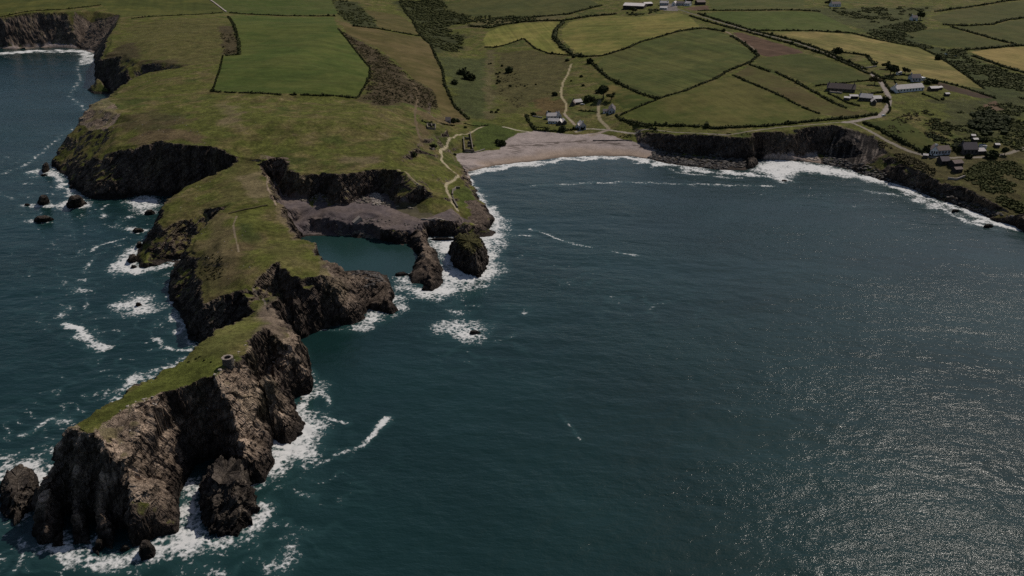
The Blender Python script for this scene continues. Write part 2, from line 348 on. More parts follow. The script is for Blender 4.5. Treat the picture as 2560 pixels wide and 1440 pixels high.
M_LEAF = leaf_mat('hedge_leaves', (0.026, 0.031, 0.011), (0.060, 0.066, 0.022))
M_DARK = leaf_mat('dark_leaves', (0.018, 0.023, 0.009), (0.045, 0.053, 0.018))
M_SCRUB = leaf_mat('scrub_leaves', (0.040, 0.046, 0.014), (0.082, 0.086, 0.028), 0.12)
M_HEATH = leaf_mat('heather_and_bracken', (0.046, 0.040, 0.018), (0.090, 0.074, 0.033), 0.12)
M_BARK = plain_mat('bark', (0.06, 0.05, 0.04))

def raw_mesh(name, P, F, mat, parent=None, smooth=False, attrs=None):
    """P (n,3); F (m,k) faces of k corners, or a list of such arrays"""
    Fs = F if isinstance(F, list) else [F]
    Fs = [np.asarray(f, np.int32) for f in Fs if len(f)]
    me = bpy.data.meshes.new(name); P = np.asarray(P, np.float32)
    me.vertices.add(len(P)); me.vertices.foreach_set('co', P.ravel())
    li = np.concatenate([f.ravel() for f in Fs]); tot = np.concatenate([np.full(len(f), f.shape[1], np.int32) for f in Fs])
    st = np.concatenate([[0], np.cumsum(tot)[:-1]]).astype(np.int32)
    me.loops.add(len(li)); me.loops.foreach_set('vertex_index', li)
    me.polygons.add(len(tot)); me.polygons.foreach_set('loop_start', st); me.polygons.foreach_set('loop_total', tot)
    me.polygons.foreach_set('use_smooth', np.full(len(tot), smooth, bool))
    for k, v in (attrs or {}).items():
        if v.ndim == 2:
            a = me.attributes.new(k, 'FLOAT_COLOR', 'POINT'); a.data.foreach_set('color', np.c_[v, np.ones(len(v))].astype(np.float32).ravel())
        else:
            a = me.attributes.new(k, 'FLOAT', 'POINT'); a.data.foreach_set('value', v.astype(np.float32))
    me.update(calc_edges=True)
    o = bpy.data.objects.new(name, me); COL.objects.link(o); me.materials.append(mat)
    if parent: o.parent = parent
    return o

# ------------------------------------------------------------------ land cover
SURF = np.nonzero(H1 > -3); SX = GX[SURF]; SY = GY[SURF]; SZ = PZ[SURF]; n_s = len(SX)
IDX = np.full(H1.shape, -1, np.int32); IDX[SURF] = np.arange(n_s)
e1 = [np.gradient(A, axis=0) for A in (PX, PY, PZ)]; e2 = [np.gradient(A, axis=1) for A in (PX, PY, PZ)]
nx = e1[1]*e2[2]-e1[2]*e2[1]; ny = e1[2]*e2[0]-e1[0]*e2[2]; nz = e1[0]*e2[1]-e1[1]*e2[0]
NZ = blur(np.abs(nz)/(np.sqrt(nx*nx+ny*ny+nz*nz)+1e-12), 1)[SURF]
GEN = gentle[SURF]; del e1, e2, nx, ny, nz
jx = SX+1.6*noise2(SX/6, SY/6, 11.); jy = SY+1.6*noise2(SX/6, SY/6, 12.)
JP = np.stack([jx, jy], 1)
n40 = fbm2(SX/60, SY/60, 4, 20.); n12 = fbm2(SX/14, SY/14, 4, 30.); n3 = noise2(SX/3, SY/3, 40.); n100 = fbm2(SX/170, SY/120, 3, 50.)
def mixa(a, b, t): return a*(1-t)[:, None]+b*t[:, None]
C3 = lambda *c: np.array([c], np.float32)
col = mixa(C3(.082, .087, .021), C3(.116, .098, .037), sstep(-.25, .35, n12+.7*n40))
col = mixa(col, C3(.058, .070, .018), sstep(.05, .5, n40-.5*n12+.2*n100))
tus = sstep(.22, .5, noise2(SX/2.1, SY/2.1, 41.)+.5*n12); col = mixa(col, C3(.042, .044, .016), tus*.35*sstep(1400, 700, SY))
bald = sstep(.34, .55, n12+.35*noise2(SX/4.5, SY/4.5, 42.)); col = mixa(col, C3(.155, .118, .07), bald*.38)
col *= (1+.28*n3)[:, None]
CLS = np.zeros(n_s, np.int32)
def poly_mask(px, jit=0):
    Q = hits(px); lo = Q.min(0)-4; hi = Q.max(0)+4
    k = np.nonzero((SX > lo[0]) & (SX < hi[0]) & (SY > lo[1]) & (SY < hi[1]))[0]
    return k[in_poly(JP[k]+jit*np.stack([n12[k], n40[k]], 1), Q)]
def soft_patch(px, c, soft=10., strength=1.0):             # vegetation patch with a ragged edge
    Q = hits(px); lo = Q.min(0)-soft; hi = Q.max(0)+soft
    k = np.nonzero((SX > lo[0]) & (SX < hi[0]) & (SY > lo[1]) & (SY < hi[1]))[0]
    d = seg_dist(JP[k], np.vstack([Q, Q[:1]])); d = np.where(in_poly(JP[k], Q), d, -d)
    t = sstep(-.5, .5, d/soft+1.2*n12[k]+.6*n40[k])*min(1, strength*1.25)
    col[k] = mixa(col[k], C3(*c), t)
def strip_mask(px, w):
    Q = hits(px); lo = Q.min(0)-w; hi = Q.max(0)+w
    k = np.nonzero((SX > lo[0]) & (SX < hi[0]) & (SY > lo[1]) & (SY < hi[1]))[0]
    return k[seg_dist(np.stack([SX[k], SY[k]], 1), Q) < w/2]
# rough patches
BROWN = (.105, .075, .042); HEATH = (.060, .046, .026); PALE = (.15, .115, .07); DULL = (.055, .062, .022); LUSH = (.052, .068, .016); SCRUBC = (.040, .044, .017)
for px, c, s, k in [
 ([(845,70),(880,90),(941,122),(988,155),(1035,200),(1086,232),(1097,275),(1050,270),(1000,255),(960,270),(905,248),(925,200),(925,170),(880,115)], HEATH, 14, .85),
 ([(830,0),(890,5),(935,45),(944,68),(884,62),(845,35)], SCRUBC, 12, .9),
 ([(985,0),(1100,0),(1130,30),(1180,40),(1150,60),(1110,70),(1160,90),(1150,130),(1090,130),(1075,105),(1045,85),(1030,50),(1005,30)], SCRUBC, 20, .8),
 ([(1090,140),(1230,140),(1235,250),(1230,300),(1150,290),(1110,210)], DULL, 20, .8),
 ([(1215,125),(1240,125),(1235,200),(1232,300),(1215,300),(1210,200)], (.10,.085,.04), 8, .7),
 ([(1240,130),(1330,125),(1420,145),(1410,240),(1330,260),(1260,300),(1240,200)], (.075,.066,.026), 18, .7),
 ([(1330,245),(1412,250),(1415,285),(1350,292)], (.095,.065,.028), 10, .7),
 ([(1180,300),(1260,315),(1300,330),(1255,370),(1190,380),(1185,335)], LUSH, 6, .8),
 ([(1040,280),(1150,275),(1160,300),(1050,300)], BROWN, 10, .6),
 ([(1035,300),(1075,320),(1085,370),(1065,390),(1040,340)], BROWN, 8, .6),
 ([(320,60),(560,45),(590,110),(520,160),(400,150),(300,120)], (.088,.08,.028), 25, .6),
 ([(548,65),(585,65),(598,135),(560,138)], HEATH, 6, .7),
 ([(330,345),(420,320),(500,330),(520,360),(420,350),(340,370)], BROWN, 10, .7),
 ([(300,290),(420,270),(480,300),(420,330),(320,330)], HEATH, 14, .5),
 ([(540,260),(610,260),(600,310),(550,320)], PALE, 14, .45),
 ([(655,385),(760,398),(800,412),(700,415)], (.06,.066,.02), 8, .5), ([(860,390),(960,400),(920,410),(860,405)], PALE, 10, .5),
 ([(560,610),(640,590),(620,700),(540,740),(520,700)], (.115,.085,.045), 12, .65),
 ([(585,555),(640,560),(645,600),(600,605)], (.045,.056,.016), 6, .7),
 ([(475,625),(560,640),(560,740),(510,740)], (.062,.056,.022), 8, .6),
 ([(560,420),(660,425),(690,520),(560,500)], (.088,.082,.028), 10, .5),
 ([(640,760),(700,760),(730,830),(690,880),(640,870),(650,810)], (.15,.115,.085), 6, .9),
 ([(450,900),(560,910),(545,940),(400,990),(250,1060),(200,1075),(300,1000),(400,945)], (.078,.088,.02), 8, .8),
 ([(560,815),(650,810),(630,860),(560,880),(480,900),(500,860)], (.095,.095,.03), 8, .6),
 ([(2150,75),(2290,50),(2310,115),(2420,125),(2420,150),(2560,190),(2560,330),(2480,300),(2440,240),(2380,165),(2300,115),(2200,95)], (.048,.056,.02), 20, .8),
 ([(2330,250),(2560,250),(2560,340),(2460,350),(2360,310)], (.052,.055,.021), 16, .7),
 ([(2220,330),(2330,360),(2480,380),(2560,360),(2560,540),(2420,500),(2290,430),(2200,370)], (.07,.06,.026), 16, .7),
 ([(1230,45),(1420,38),(1390,50),(1250,62),(1170,70),(1100,75)], (.10,.085,.04), 10, .6),
 ([(2020,20),(2330,15),(2300,60),(2160,75),(2040,40)], (.055,.06,.022), 18, .7),
 ([(1090,330),(1150,345),(1100,370),(1060,360)], LUSH, 10, .6),([(1120,470),(1180,470),(1195,510),(1150,520)], LUSH, 5, .7),
 ([(600,440),(650,430),(668,490),(640,510)], PALE, 6, .5),([(520,560),(580,540),(600,640),(560,690),(510,640)], (.125,.098,.05), 9, .6),([(640,610),(740,600),(780,660),(700,700)], (.10,.092,.032), 9, .5),([(690,500),(705,520),(745,600),(735,600),(695,540)], PALE, 3, .6),
 ([(360,160),(470,165),(420,150),(330,150),(260,180),(290,120),(330,105)], HEATH, 10, .6)]:
    soft_patch(px, c, s, k)
# fields: polygon, colour, second colour, stripe direction (degrees) and strength, what it looks like
FIELDS = [
 ([(600,38),(700,42),(835,43),(843,70),(880,115),(925,170),(918,205),(893,243),(840,238),(700,234),(530,228),(557,139),(598,137),(597,105),(585,65),(571,40)], (.055,.080,.021), (.072,.088,.026), 80, .09, 'smooth green field on the clifftop, the biggest of the left half'),
 ([(562,30),(525,0),(830,0),(845,35),(700,38),(600,35)], (.054,.078,.022), (.066,.08,.027), 80, .04, 'far green field just beyond the big clifftop field'),
 ([(300,44),(420,39),(560,30),(520,-4),(250,-8),(-60,-8),(-60,40),(60,26),(160,22),(250,10)], (.056,.068,.021), (.080,.084,.026), 20, .06, 'far left green field above the dark bay cliff'),
 ([(914,25),(995,37),(1035,67),(1049,87),(988,77),(944,67),(934,44)], (.072,.068,.026), (.092,.078,.035), 50, .05, 'small olive field at the top of the valley side'),
 ([(834,50),(884,64),(944,73),(988,83),(1049,93),(1073,111),(1087,141),(1103,175),(1109,215),(1132,265),(1160,296),(1102,284),(1086,228),(1035,198),(988,151),(941,118),(867,84)], (.078,.070,.028), (.105,.085,.042), 60, .05, 'long olive brown field sloping down the valley side'),
 ([(1105,12),(1200,-5),(1470,-5),(1500,14),(1420,34),(1340,42),(1230,44),(1130,38),(1110,25)], (.058,.068,.025), (.07,.074,.028), 15, .06, 'far dull green field above the valley scrub'),
 ([(1208,97),(1220,80),(1250,67),(1304,58),(1384,54),(1403,56),(1380,76),(1377,97),(1395,118),(1422,137),(1371,132),(1337,119),(1310,95),(1270,109),(1237,117),(1213,115)], (.135,.145,.040), (.175,.165,.055), 8, .12, 'kidney shaped yellow green meadow'),
 ([(1422,56),(1472,44),(1539,39),(1600,42),(1694,31),(1724,42),(1750,66),(1694,77),(1600,103),(1573,116),(1505,137),(1460,139),(1425,118),(1405,97),(1404,75)], (.115,.126,.036), (.165,.15,.052), 65, .13, 'large mown yellow green meadow below the farm'),
 ([(1600,109),(1694,82),(1761,73),(1810,82),(1853,110),(1889,139),(1874,152),(1823,170),(1778,196),(1710,223),(1645,244),(1608,233),(1525,195),(1492,165),(1510,142),(1573,121)], (.060,.076,.024), (.078,.084,.029), 20, .13, 'round topped dull green field'),
 ([(1472,178),(1488,180),(1518,205),(1600,240),(1636,250),(1600,266),(1560,272),(1540,255),(1500,215)], (.05,.068,.017), (.13,.105,.042), 30, .04, 'small patchy green and yellow field behind the dark roofed house'),
 ([(1560,287),(1600,267),(1650,251),(1712,231),(1780,204),(1825,191),(1945,239),(2050,286),(1975,308),(1787,319),(1620,311)], (.060,.075,.019), (.09,.088,.03), 10, .06, 'triangular green field above the coast road'),
 ([(1836,185),(1872,165),(1930,182),(1960,202),(2060,252),(2130,278),(2185,283),(2110,292),(2056,284),(1945,234)], (.084,.07,.033), (.072,.072,.026), 25, .05, 'strip of brownish stubble between two hedges'),
 ([(1885,148),(1900,145),(2000,135),(2010,134),(2062,148),(2175,190),(2185,200),(2040,213),(1940,177),(1895,163)], (.054,.068,.021), (.068,.072,.026), 30, .05, 'green field beside the farm lane'),
 ([(1832,82),(1850,81),(1900,95),(2000,126),(2008,132),(1925,142),(1902,139),(1872,115)], (.085,.056,.043), (.10,.065,.05), 30, .12, 'narrow ploughed brown field'),
 ([(1770,-3),(2010,-3),(2010,22),(1900,25),(1778,24)], (.06,.074,.024), (.075,.08,.03), 0, .05, 'far green field right of the farmyard'),
 ([(1706,21),(1768,13),(1774,24),(1740,26)], (.10,.066,.05), (.11,.075,.06), 0, .08, 'small bare brown plot beside the farmyard'),
 ([(1752,34),(1800,29),(2000,29),(2050,32),(2145,80),(1990,75),(1880,73),(1810,56)], (.062,.085,.023), (.07,.086,.028), 10, .06, 'bright green field between hedges beyond the lane'),
 ([(1900,82),(2000,79),(2130,86),(2200,102),(2300,121),(2340,141),(2400,181),(2458,222),(2400,213),(2310,192),(2240,173),(2182,163),(2165,138),(2100,131),(2060,126),(1980,100)], (.130,.126,.046), (.195,.162,.070), 28, .16, 'large golden mown hay field'),
 ([(2427,130),(2480,122),(2560,117),(2640,115),(2640,200),(2560,178),(2500,160)], (.19,.16,.062), (.22,.175,.075), 20, .10, 'golden hay field at the right edge'),
 ([(2325,43),(2400,23),(2560,3),(2640,-3),(2640,35),(2560,41),(2480,59),(2360,60)], (.06,.068,.024), (.072,.072,.028), 10, .05, 'far upper right green field'),
 ([(2262,80),(2330,73),(2378,70),(2440,88),(2500,105),(2535,112),(2420,121),(2310,110)], (.052,.064,.021), (.065,.069,.025), 10, .05, 'hedged green pasture above the valley stream at right'),
 ([(2385,66),(2480,64),(2560,48),(2640,42),(2640,110),(2550,110),(2500,100),(2440,83)], (.058,.067,.023), (.07,.071,.027), 10, .05, 'pale green pasture below the far upper right field'),
 ([(2162,306),(2250,296),(2318,340),(2345,372),(2320,386),(2262,357),(2202,322)], (.05,.064,.018), (.062,.068,.022), 30, .05, 'small green meadow above the lane to the white house'),
 ([(2320,200),(2400,219),(2485,246),(2440,244),(2370,226)], (.058,.043,.035), (.07,.052,.042), 20, .06, 'narrow dark brown strip below the golden hay field'),
 ([(2456,262),(2490,252),(2508,275),(2480,280)], (.10,.068,.05), (.11,.08,.06), 0, .06, 'small brown plot on the right hillside'),
]
FIELD_LABEL = {}
for i, (px, a, b, ang, st, lab) in enumerate(FIELDS):
    k = poly_mask(px); CLS[k] = 10+i; FIELD_LABEL[10+i] = lab
    t = math.radians(ang); u = SX[k]*math.cos(t)+SY[k]*math.sin(t)
    q = sstep(-.35, .35, n40[k]+.5*n12[k])
    cc = mixa(C3(*a), C3(*b), q)*np.array([[1.06, 1.0, .86]], np.float32)
    s2 = noise2(u/2.4, u*0+i, 60.)+.6*noise2(u/9, SY[k]/60, 61.)
    col[k] = cc*(1+st*s2*2.2+.07*n3[k]+.17*n12[k]+.12*n40[k])[:, None]
# beaches and quarry floor
BEACH = [[(1136,384),(1186,381),(1250,374),(1262,352),(1296,333),(1337,327),(1440,337),(1489,333),(1522,338),(1563,350),(1600,358),(1634,366),(1660,385),(1633,404),(1573,396),(1405,402),(1304,412),(1163,440)],
 [(-60,109),(20,115),(130,107),(200,113),(238,124),(238,136),(200,126),(0,124),(-60,124)], [(1890,397),(1990,391),(2046,385),(2050,411),(1994,399),(1900,402),(1880,415)]]
for i, px in enumerate(BEACH):
    k = poly_mask(px); k = k[SZ[k] < 5.5]; CLS[k] = 2
    zz = sstep(.6, 2.6, SZ[k]+.5*n12[k])
    col[k] = mixa(C3(.29, .222, .175), C3(.30, .25, .232), zz)*(1+.12*n12[k]+.08*n3[k])[:, None]
    col[k] = mixa(col[k], C3(.10, .078, .062), sstep(.9, .2, SZ[k])*.75)
    w = sstep(.02, .2, noise2(SX[k]/9, SY[k]/2.2, 70.))*sstep(.6, .15, np.abs(SZ[k]-2.9))
    col[k] = mixa(col[k], C3(.07, .055, .045), w*.8)
QU = [(664,447),(690,450),(707,488),(751,491),(765,494),(779,519),(801,480),(822,516),(836,509),(870,507),(906,489),(922,478),(969,481),(990,511),(1041,508),(1046,532),(1090,537),(1130,522),(1175,550),(1170,558),(1134,555),(1090,550),(1055,556),(1052,577),(1035,574),(990,576),(955,574),(905,584),(838,590),(774,586),(750,586),(735,562),(704,520),(680,478)]
k = poly_mask(QU); k = k[(SZ[k] < 19)]; CLS[k] = 3
col[k] = mixa(C3(.12, .098, .098), C3(.15, .118, .105), sstep(-.3, .3, n12[k]))*(1+.22*n3[k])[:, None]
k2 = poly_mask([(985,512),(1045,508),(1090,538),(1060,548),(1000,530)]); k2 = k2[SZ[k2] < 16]; col[k2] = mixa(col[k2], C3(.075,.07,.03), np.full(len(k2), .7))
# tracks and roads
TRACKS = [
 ([(1213,314),(1193,322),(1175,333),(1165,336),(1154,335),(1136,342),(1118,358),(1101,376),(1103,396),(1106,404),(1122,421),(1142,437),(1143,442),(1136,450),(1118,458),(1113,463),(1117,478),(1126,497),(1144,526)], 2.0, (.33,.28,.185), 4, 'pale footpath winding along the headland above the beach'),
 ([(1428,160),(1420,185),(1408,205),(1402,230),(1405,245),(1415,258),(1416,272),(1411,285)], 2.6, (.30,.25,.15), 4, 'pale grassy track down the hillside to the cottages'),
 ([(1411,285),(1418,293),(1428,302),(1437,312)], 3.0, (.27,.22,.17), 4, 'short drive between the white roofed cottages and the small house'),
 ([(1500,250),(1496,262),(1495,285),(1500,300),(1515,314),(1522,322)], 3.6, (.24,.20,.13), 4, 'drive curving up to the dark roofed house'),
 ([(1258,317),(1290,325),(1325,330)], 2.4, (.36,.32,.24), 4, 'pale path entering the top of the beach'),
 ([(2132,308),(2160,320),(2200,342),(2270,377),(2320,392),(2355,396),(2420,394),(2470,392),(2520,384),(2560,370)], 3.4, (.22,.19,.155), 4, 'narrow lane down to the white house by the sea'),
 ([(1815,79),(1850,98),(1878,117),(1897,137)], 3.2, (.22,.165,.12), 4, 'farm track between the round field and the ploughed field'),
 ([(1010,188),(1035,212),(1047,235),(1041,262),(1037,290),(1045,330),(1056,365)], 2.2, (.12,.09,.055), 4, 'faint earth path down the scrubby slope'),
 ([(996,424),(1023,441),(1047,463)], 2.2, (.22,.18,.11), 4, 'short worn path along the quarry rim'),
 ([(1440,330),(1465,322),(1480,322),(1520,325),(1600,328)], 3.0, (.30,.26,.21), 4, 'pale track along the top of the shingle beach to the houses'),
 ([(1600,328),(1680,330),(1740,333),(1820,337),(1880,327),(1960,317),(2050,310),(2125,305)], 2.0, (.21,.18,.14), 4, 'thin pale coast path along the top of the cliff'),
 ([(2110,306),(2125,305),(2160,298),(2198,291),(2214,276),(2222,262),(2222,242),(2212,222),(2204,208),(2178,184)], 5.0, (.25,.215,.19), 5, 'grey coast road curving up past the houses'),
 ([(2178,184),(2140,168),(2060,131.5),(2000,109.5),(1900,84),(1820,61.5),(1760,43),(1720,31),(1690,20)], 2.8, (.15,.13,.115), 5, 'hedged farm lane running up to the farmyard'),
 ([(1520,325),(1500,331),(1478,339)], 5, (.26,.21,.17), 4, 'slip track from the road down to the shingle'),
 ([(592,540),(583,565),(589,595),(597,630)], .9, (.19,.15,.10), 4, 'faint worn path over the middle of the headland'),
 ([(632,722),(642,738),(660,750),(664,762)], 1.0, (.24,.20,.15), 4, 'thin worn path across the neck to the tower islet'),
 ([(663,437),(668,467),(676,494),(690,513)], 1.2, (.25,.19,.14), 4, 'worn edge path along the quarry side of the headland'),
]
TRK = {}
for i, (px, w, c, kl, lab) in enumerate(TRACKS):
    k = strip_mask(px, w); k = k[SZ[k] > 1]
    CLS[k] = 100+i; TRK[100+i] = (kl, lab); col[k] = C3(*c)*(1+.10*n3[k]+.1*n12[k])[:, None]
k = poly_mask([(1655,10),(1692,9),(1694,28),(1660,27)]); CLS[k] = 0; col[k] = C3(.16, .14, .13)
PONDK = poly_mask([(2361,133),(2375,131),(2389,138),(2382,144),(2365,143)]); CLS[PONDK] = 4; CLS[PONDK] = 200; col[PONDK] = C3(.02,.04,.05)
# rock: steep ground, the bare slope of the islet, the shore
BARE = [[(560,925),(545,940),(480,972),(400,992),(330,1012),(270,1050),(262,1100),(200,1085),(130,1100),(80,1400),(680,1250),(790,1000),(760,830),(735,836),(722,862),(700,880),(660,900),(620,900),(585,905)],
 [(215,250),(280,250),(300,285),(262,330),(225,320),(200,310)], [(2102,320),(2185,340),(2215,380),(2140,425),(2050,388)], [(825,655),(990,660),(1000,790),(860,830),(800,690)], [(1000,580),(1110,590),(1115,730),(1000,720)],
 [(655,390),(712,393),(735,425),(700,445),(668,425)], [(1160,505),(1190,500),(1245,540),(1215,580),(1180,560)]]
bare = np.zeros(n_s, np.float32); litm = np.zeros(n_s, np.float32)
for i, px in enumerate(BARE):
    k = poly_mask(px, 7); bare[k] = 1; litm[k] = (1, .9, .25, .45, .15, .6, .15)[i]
rock = sstep(.80, .66, NZ+.10*n12+.08*n3)
shore = sstep(2.6, 1.4, SZ+.8*n12)
rock = np.maximum(rock, shore)
tuft = sstep(.1, .35, n12+.5*n40+(NZ-.8)*1.5)               # grass holding on in the bare slope
rock = np.maximum(rock, bare*(1-.75*tuft*(SZ > 24)))
rock *= (CLS != 2) & (CLS != 3) & (CLS < 100)
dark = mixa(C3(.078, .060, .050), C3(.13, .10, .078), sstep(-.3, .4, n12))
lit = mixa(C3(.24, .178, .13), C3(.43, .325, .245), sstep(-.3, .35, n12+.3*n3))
rc = mixa(dark, lit, np.maximum(litm*sstep(.22, .5, NZ)*sstep(5, 13, SZ), .25*(NZ > .6)))  # paler lichened rock plus sunlit tone painted into bare, up-facing faces
for px in [[(185,30),(298,37),(290,60),(266,98),(246,160),(238,128),(185,112)]]:
    k = poly_mask(px); k = k[NZ[k] < .93]; rock[k] = 1; CLS[k] = 1
rc = mixa(rc, C3(.10, .085, .038), sstep(.1, .5, n40+n12)*.35*sstep(8, 16, SZ))
k = poly_mask(BARE[2]); sv = noise2((SX[k]*.9-SY[k]*.45)/1.6, (SX[k]*.45+SY[k]*.9)/26, 95.); rc[k] = mixa(C3(.035, .03, .028), C3(.19, .155, .13), sstep(-.05, .5, sv))
rc = mixa(rc, C3(.034, .028, .025), sstep(5.5, 2.0, SZ+1.6*n12)*.85)
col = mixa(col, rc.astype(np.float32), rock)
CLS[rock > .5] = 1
col *= (1+.05*n100)[:, None]
col = np.clip(col, .004, .8).astype(np.float32)

CG = np.full(H1.shape, -1, np.int32); CG[SURF] = CLS
q_i = np.minimum.reduce([IDX[:-1, :-1], IDX[1:, :-1], IDX[:-1, 1:], IDX[1:, 1:]]) >= 0
q_c = CG[:-1, :-1]
ATT = np.stack([PX[SURF], PY[SURF], PZ[SURF]], 1)
def land_part(name, mask, mat, smooth, label, cat):
    ii, jj = np.nonzero(mask & q_i)
    if len(ii) == 0: print('EMPTY', label); return None
    q = np.stack([IDX[ii, jj], IDX[ii+1, jj], IDX[ii+1, jj+1], IDX[ii, jj+1]], 1)
    u, inv = np.unique(q, return_inverse=True); inv = inv.reshape(q.shape)[:, ::-1]
    o = raw_mesh(name, ATT[u], inv, mat, None, smooth, {'col': col[u]})
    return tag(o, label, cat, None, 'structure')
M_POND = plain_mat('pond_water', (.03,.05,.065), rough=.12, bump=0)
land_part('pond', q_c == 200, M_POND, True, 'small pale pond in the scrub at the right', 'pond')
land_part('ground', q_c == 0, M_GRASS, True, 'rough olive and brown grass and heath of the headland and valley', 'ground')
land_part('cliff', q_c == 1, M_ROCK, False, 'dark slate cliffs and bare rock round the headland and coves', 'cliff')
land_part('beach', q_c == 2, M_SAND, True, 'grey shingle and brown sand beach at the head of the bay', 'beach')
land_part('quarry_floor', q_c == 3, M_SAND, True, 'purple grey slate floor of the old quarry beside the lagoon', 'quarry floor')
for k, lab in FIELD_LABEL.items(): land_part('field', q_c == k, M_FIELD, True, lab, 'field')
for k, (kl, lab) in TRK.items(): land_part('path' if kl == 4 else 'road', q_c == k, M_TRACK, True, lab, 'path' if kl == 4 else 'road')

# ------------------------------------------------------------------ sea
ST = 3
sx = GX[::ST, ::ST]; sy = GY[::ST, ::ST]; hh = H1[::ST, ::ST]
lm = blur((hh < 0.9).astype(np.float32), 1) > 0.02
foam = np.zeros(sx.shape, np.float32)
def fo_line(px, w, s):
    Q = np.array([at(x, y, 0) for x, y in px]); lo = Q.min(0)-4*w; hi = Q.max(0)+4*w
    k = np.nonzero((sx > lo[0]) & (sx < hi[0]) & (sy > lo[1]) & (sy < hi[1]) & lm)
    if len(k[0]) == 0: return
    d = seg_dist(np.stack([sx[k]+w*.9*noise2(sx[k]/9, sy[k]/9, 80.), sy[k]+w*.9*noise2(sx[k]/9, sy[k]/9, 81.)], 1), Q)
    foam[k] = np.maximum(foam[k], (.92+.3*noise2(sx[k]/14, sy[k]/14, 85.))*s*np.exp(-(d/(w*.75))**2))
def fo_poly(px, s, soft=4.0):
    Q = np.array([at(x, y, 0) for x, y in px]); lo = Q.min(0)-3*soft; hi = Q.max(0)+3*soft
    k = np.nonzero((sx > lo[0]) & (sx < hi[0]) & (sy > lo[1]) & (sy < hi[1]) & lm)
    P = np.stack([sx[k]+2*noise2(sx[k]/8, sy[k]/8, 82.), sy[k]+2*noise2(sx[k]/8, sy[k]/8, 83.)], 1)
    d = seg_dist(P, np.vstack([Q, Q[:1]])); ins = in_poly(P, Q)
    foam[k] = np.maximum(foam[k], s*np.where(ins, .55+.45*np.minimum(1, d/(soft*2.0)), .55*np.exp(-(d/(soft*1.2))**2)))
def fo_blob(x, y, rx, ry, s=.9):
    s *= .82
    fo_poly([(x+rx*math.cos(a)*(1+.25*math.sin(3*a+x)), y+ry*math.sin(a)*(1+.25*math.cos(2*a+y))) for a in np.linspace(0, 2*math.pi, 14)[:-1]], s, max(1.5, ry/8))
for a in [
 ([(-60,440),(0,436),(20,432),(60,415),(105,380),(140,350),(185,318)], 2.5, .62), ([(190,165),(200,200),(172,238),(200,262),(212,275)], 4, .62),
 ([(-60,130),(0,133),(60,130),(130,127),(200,128),(235,142)], 18, 1.0), ([(140,440),(160,465),(175,480),(192,492)], 7, .8), ([(270,513),(250,524),(262,540)], 2, .7), ([(308,598),(270,607),(240,617),(222,632)], 2.2, .8),
 ([(240,645),(225,660),(210,672)], 2.5, .6), ([(165,810),(195,825),(212,845)], 3, .8), ([(205,838),(222,858),(245,876)], 6, .85), ([(425,705),(430,760),(445,800),(458,835)], 5, .72), ([(470,850),(490,862)], 5, .6),
 ([(392,850),(410,866),(440,872),(480,874)], 2.6, .85), ([(445,905),(400,930),(355,948),(310,975),(290,1000)], 7, .72), ([(130,1045),(90,1075),(60,1085)], 3, .66), ([(120,1115),(60,1130),(0,1150)], 4, .6), ([(180,1075),(230,1040)], 2, .5),
 ([(100,1190),(96,1250)], 4, .85), ([(62,1340),(50,1400),(32,1428)], 2.2, .6), ([(970,1048),(945,1075),(905,1107)], 3.2, .95), ([(905,1107),(870,1125),(830,1142)], 2.0, .6), ([(810,1040),(840,1055),(866,1062)], 2.2, .7),
 ([(770,925),(785,955),(812,985),(818,1010)], 3, .7), ([(1171,441),(1185,475),(1200,500),(1225,530),(1245,560)], 7, .8), ([(1280,590),(1335,590)], 2.5, .6), ([(1325,572),(1380,590),(1440,612),(1480,620)], 2.2, .72), ([(1525,628),(1590,640)], 2.2, .55),
 ([(1163,437),(1220,421),(1304,410),(1405,400),(1505,394),(1573,393),(1610,400)], 9, 1.0), ([(1300,420),(1360,412),(1410,408)], 3, .5), ([(1330,466),(1450,459),(1580,456),(1700,459),(1800,463),(1940,466)], 4, .56), ([(2150,475),(2250,490),(2330,510)], 4, .55), ([(1640,412),(1700,432),(1780,440),(1860,445)], 4, .5),
 ([(1600,405),(1680,415),(1760,428),(1850,433),(1900,440),(1955,448)], 10, .85), ([(2125,430),(2200,452),(2286,480),(2350,510),(2425,533),(2480,555),(2560,572),(2650,600)], 13, .95), ([(2270,488),(2400,545),(2440,565)], 7, .66), ([(40,500),(20,492),(0,488)], 2, .5), ([(735,845),(745,880),(760,915)], 2.5, .5), ([(738,830),(790,828),(860,824)], 2, .5),
 ([(1130,775),(1165,790)], 4, .55), ([(1400,1040),(1430,1070),(1450,1100)], 1.2, .35), ([(655,1265),(668,1285),(640,1315)], 3, .7), ([(300,540),(290,560),(300,575)], 2, .5)]: fo_line(*a)
for a in [(215,152,25,12,.8),(245,222,18,6,.8),(112,432,46,9,.85),(105,515,48,7,.85),(188,510,48,16,.85),(362,512,48,22,.9),(100,553,38,9,.7),(205,545,8,9,.55),(322,543,12,6,.6),(300,562,7,9,.5),(342,576,30,8,.8),(205,702,15,4,.7),(197,727,34,8,.62),(175,768,20,9,.6),(155,787,13,10,.7),(235,865,16,12,.85),(345,762,58,26,.92),
 (393,812,13,7,.75),(155,1048,32,9,1.0),(335,980,26,13,.7),(50,1240,65,60,.72),(795,975,18,20,.9),(710,1403,28,26,.9),(485,1412,38,22,.66),(535,1432,26,10,.7),(1160,828,64,27,.93),(1145,782,30,10,.55),(1315,776,14,9,.5),(770,1210,20,35,.42),(660,1390,34,16,.4),(765,1330,40,12,.36),(425,690,12,8,.5),(1270,765,30,8,.3),(1215,860,25,8,.3),(230,900,20,10,.35)]: fo_blob(*a)
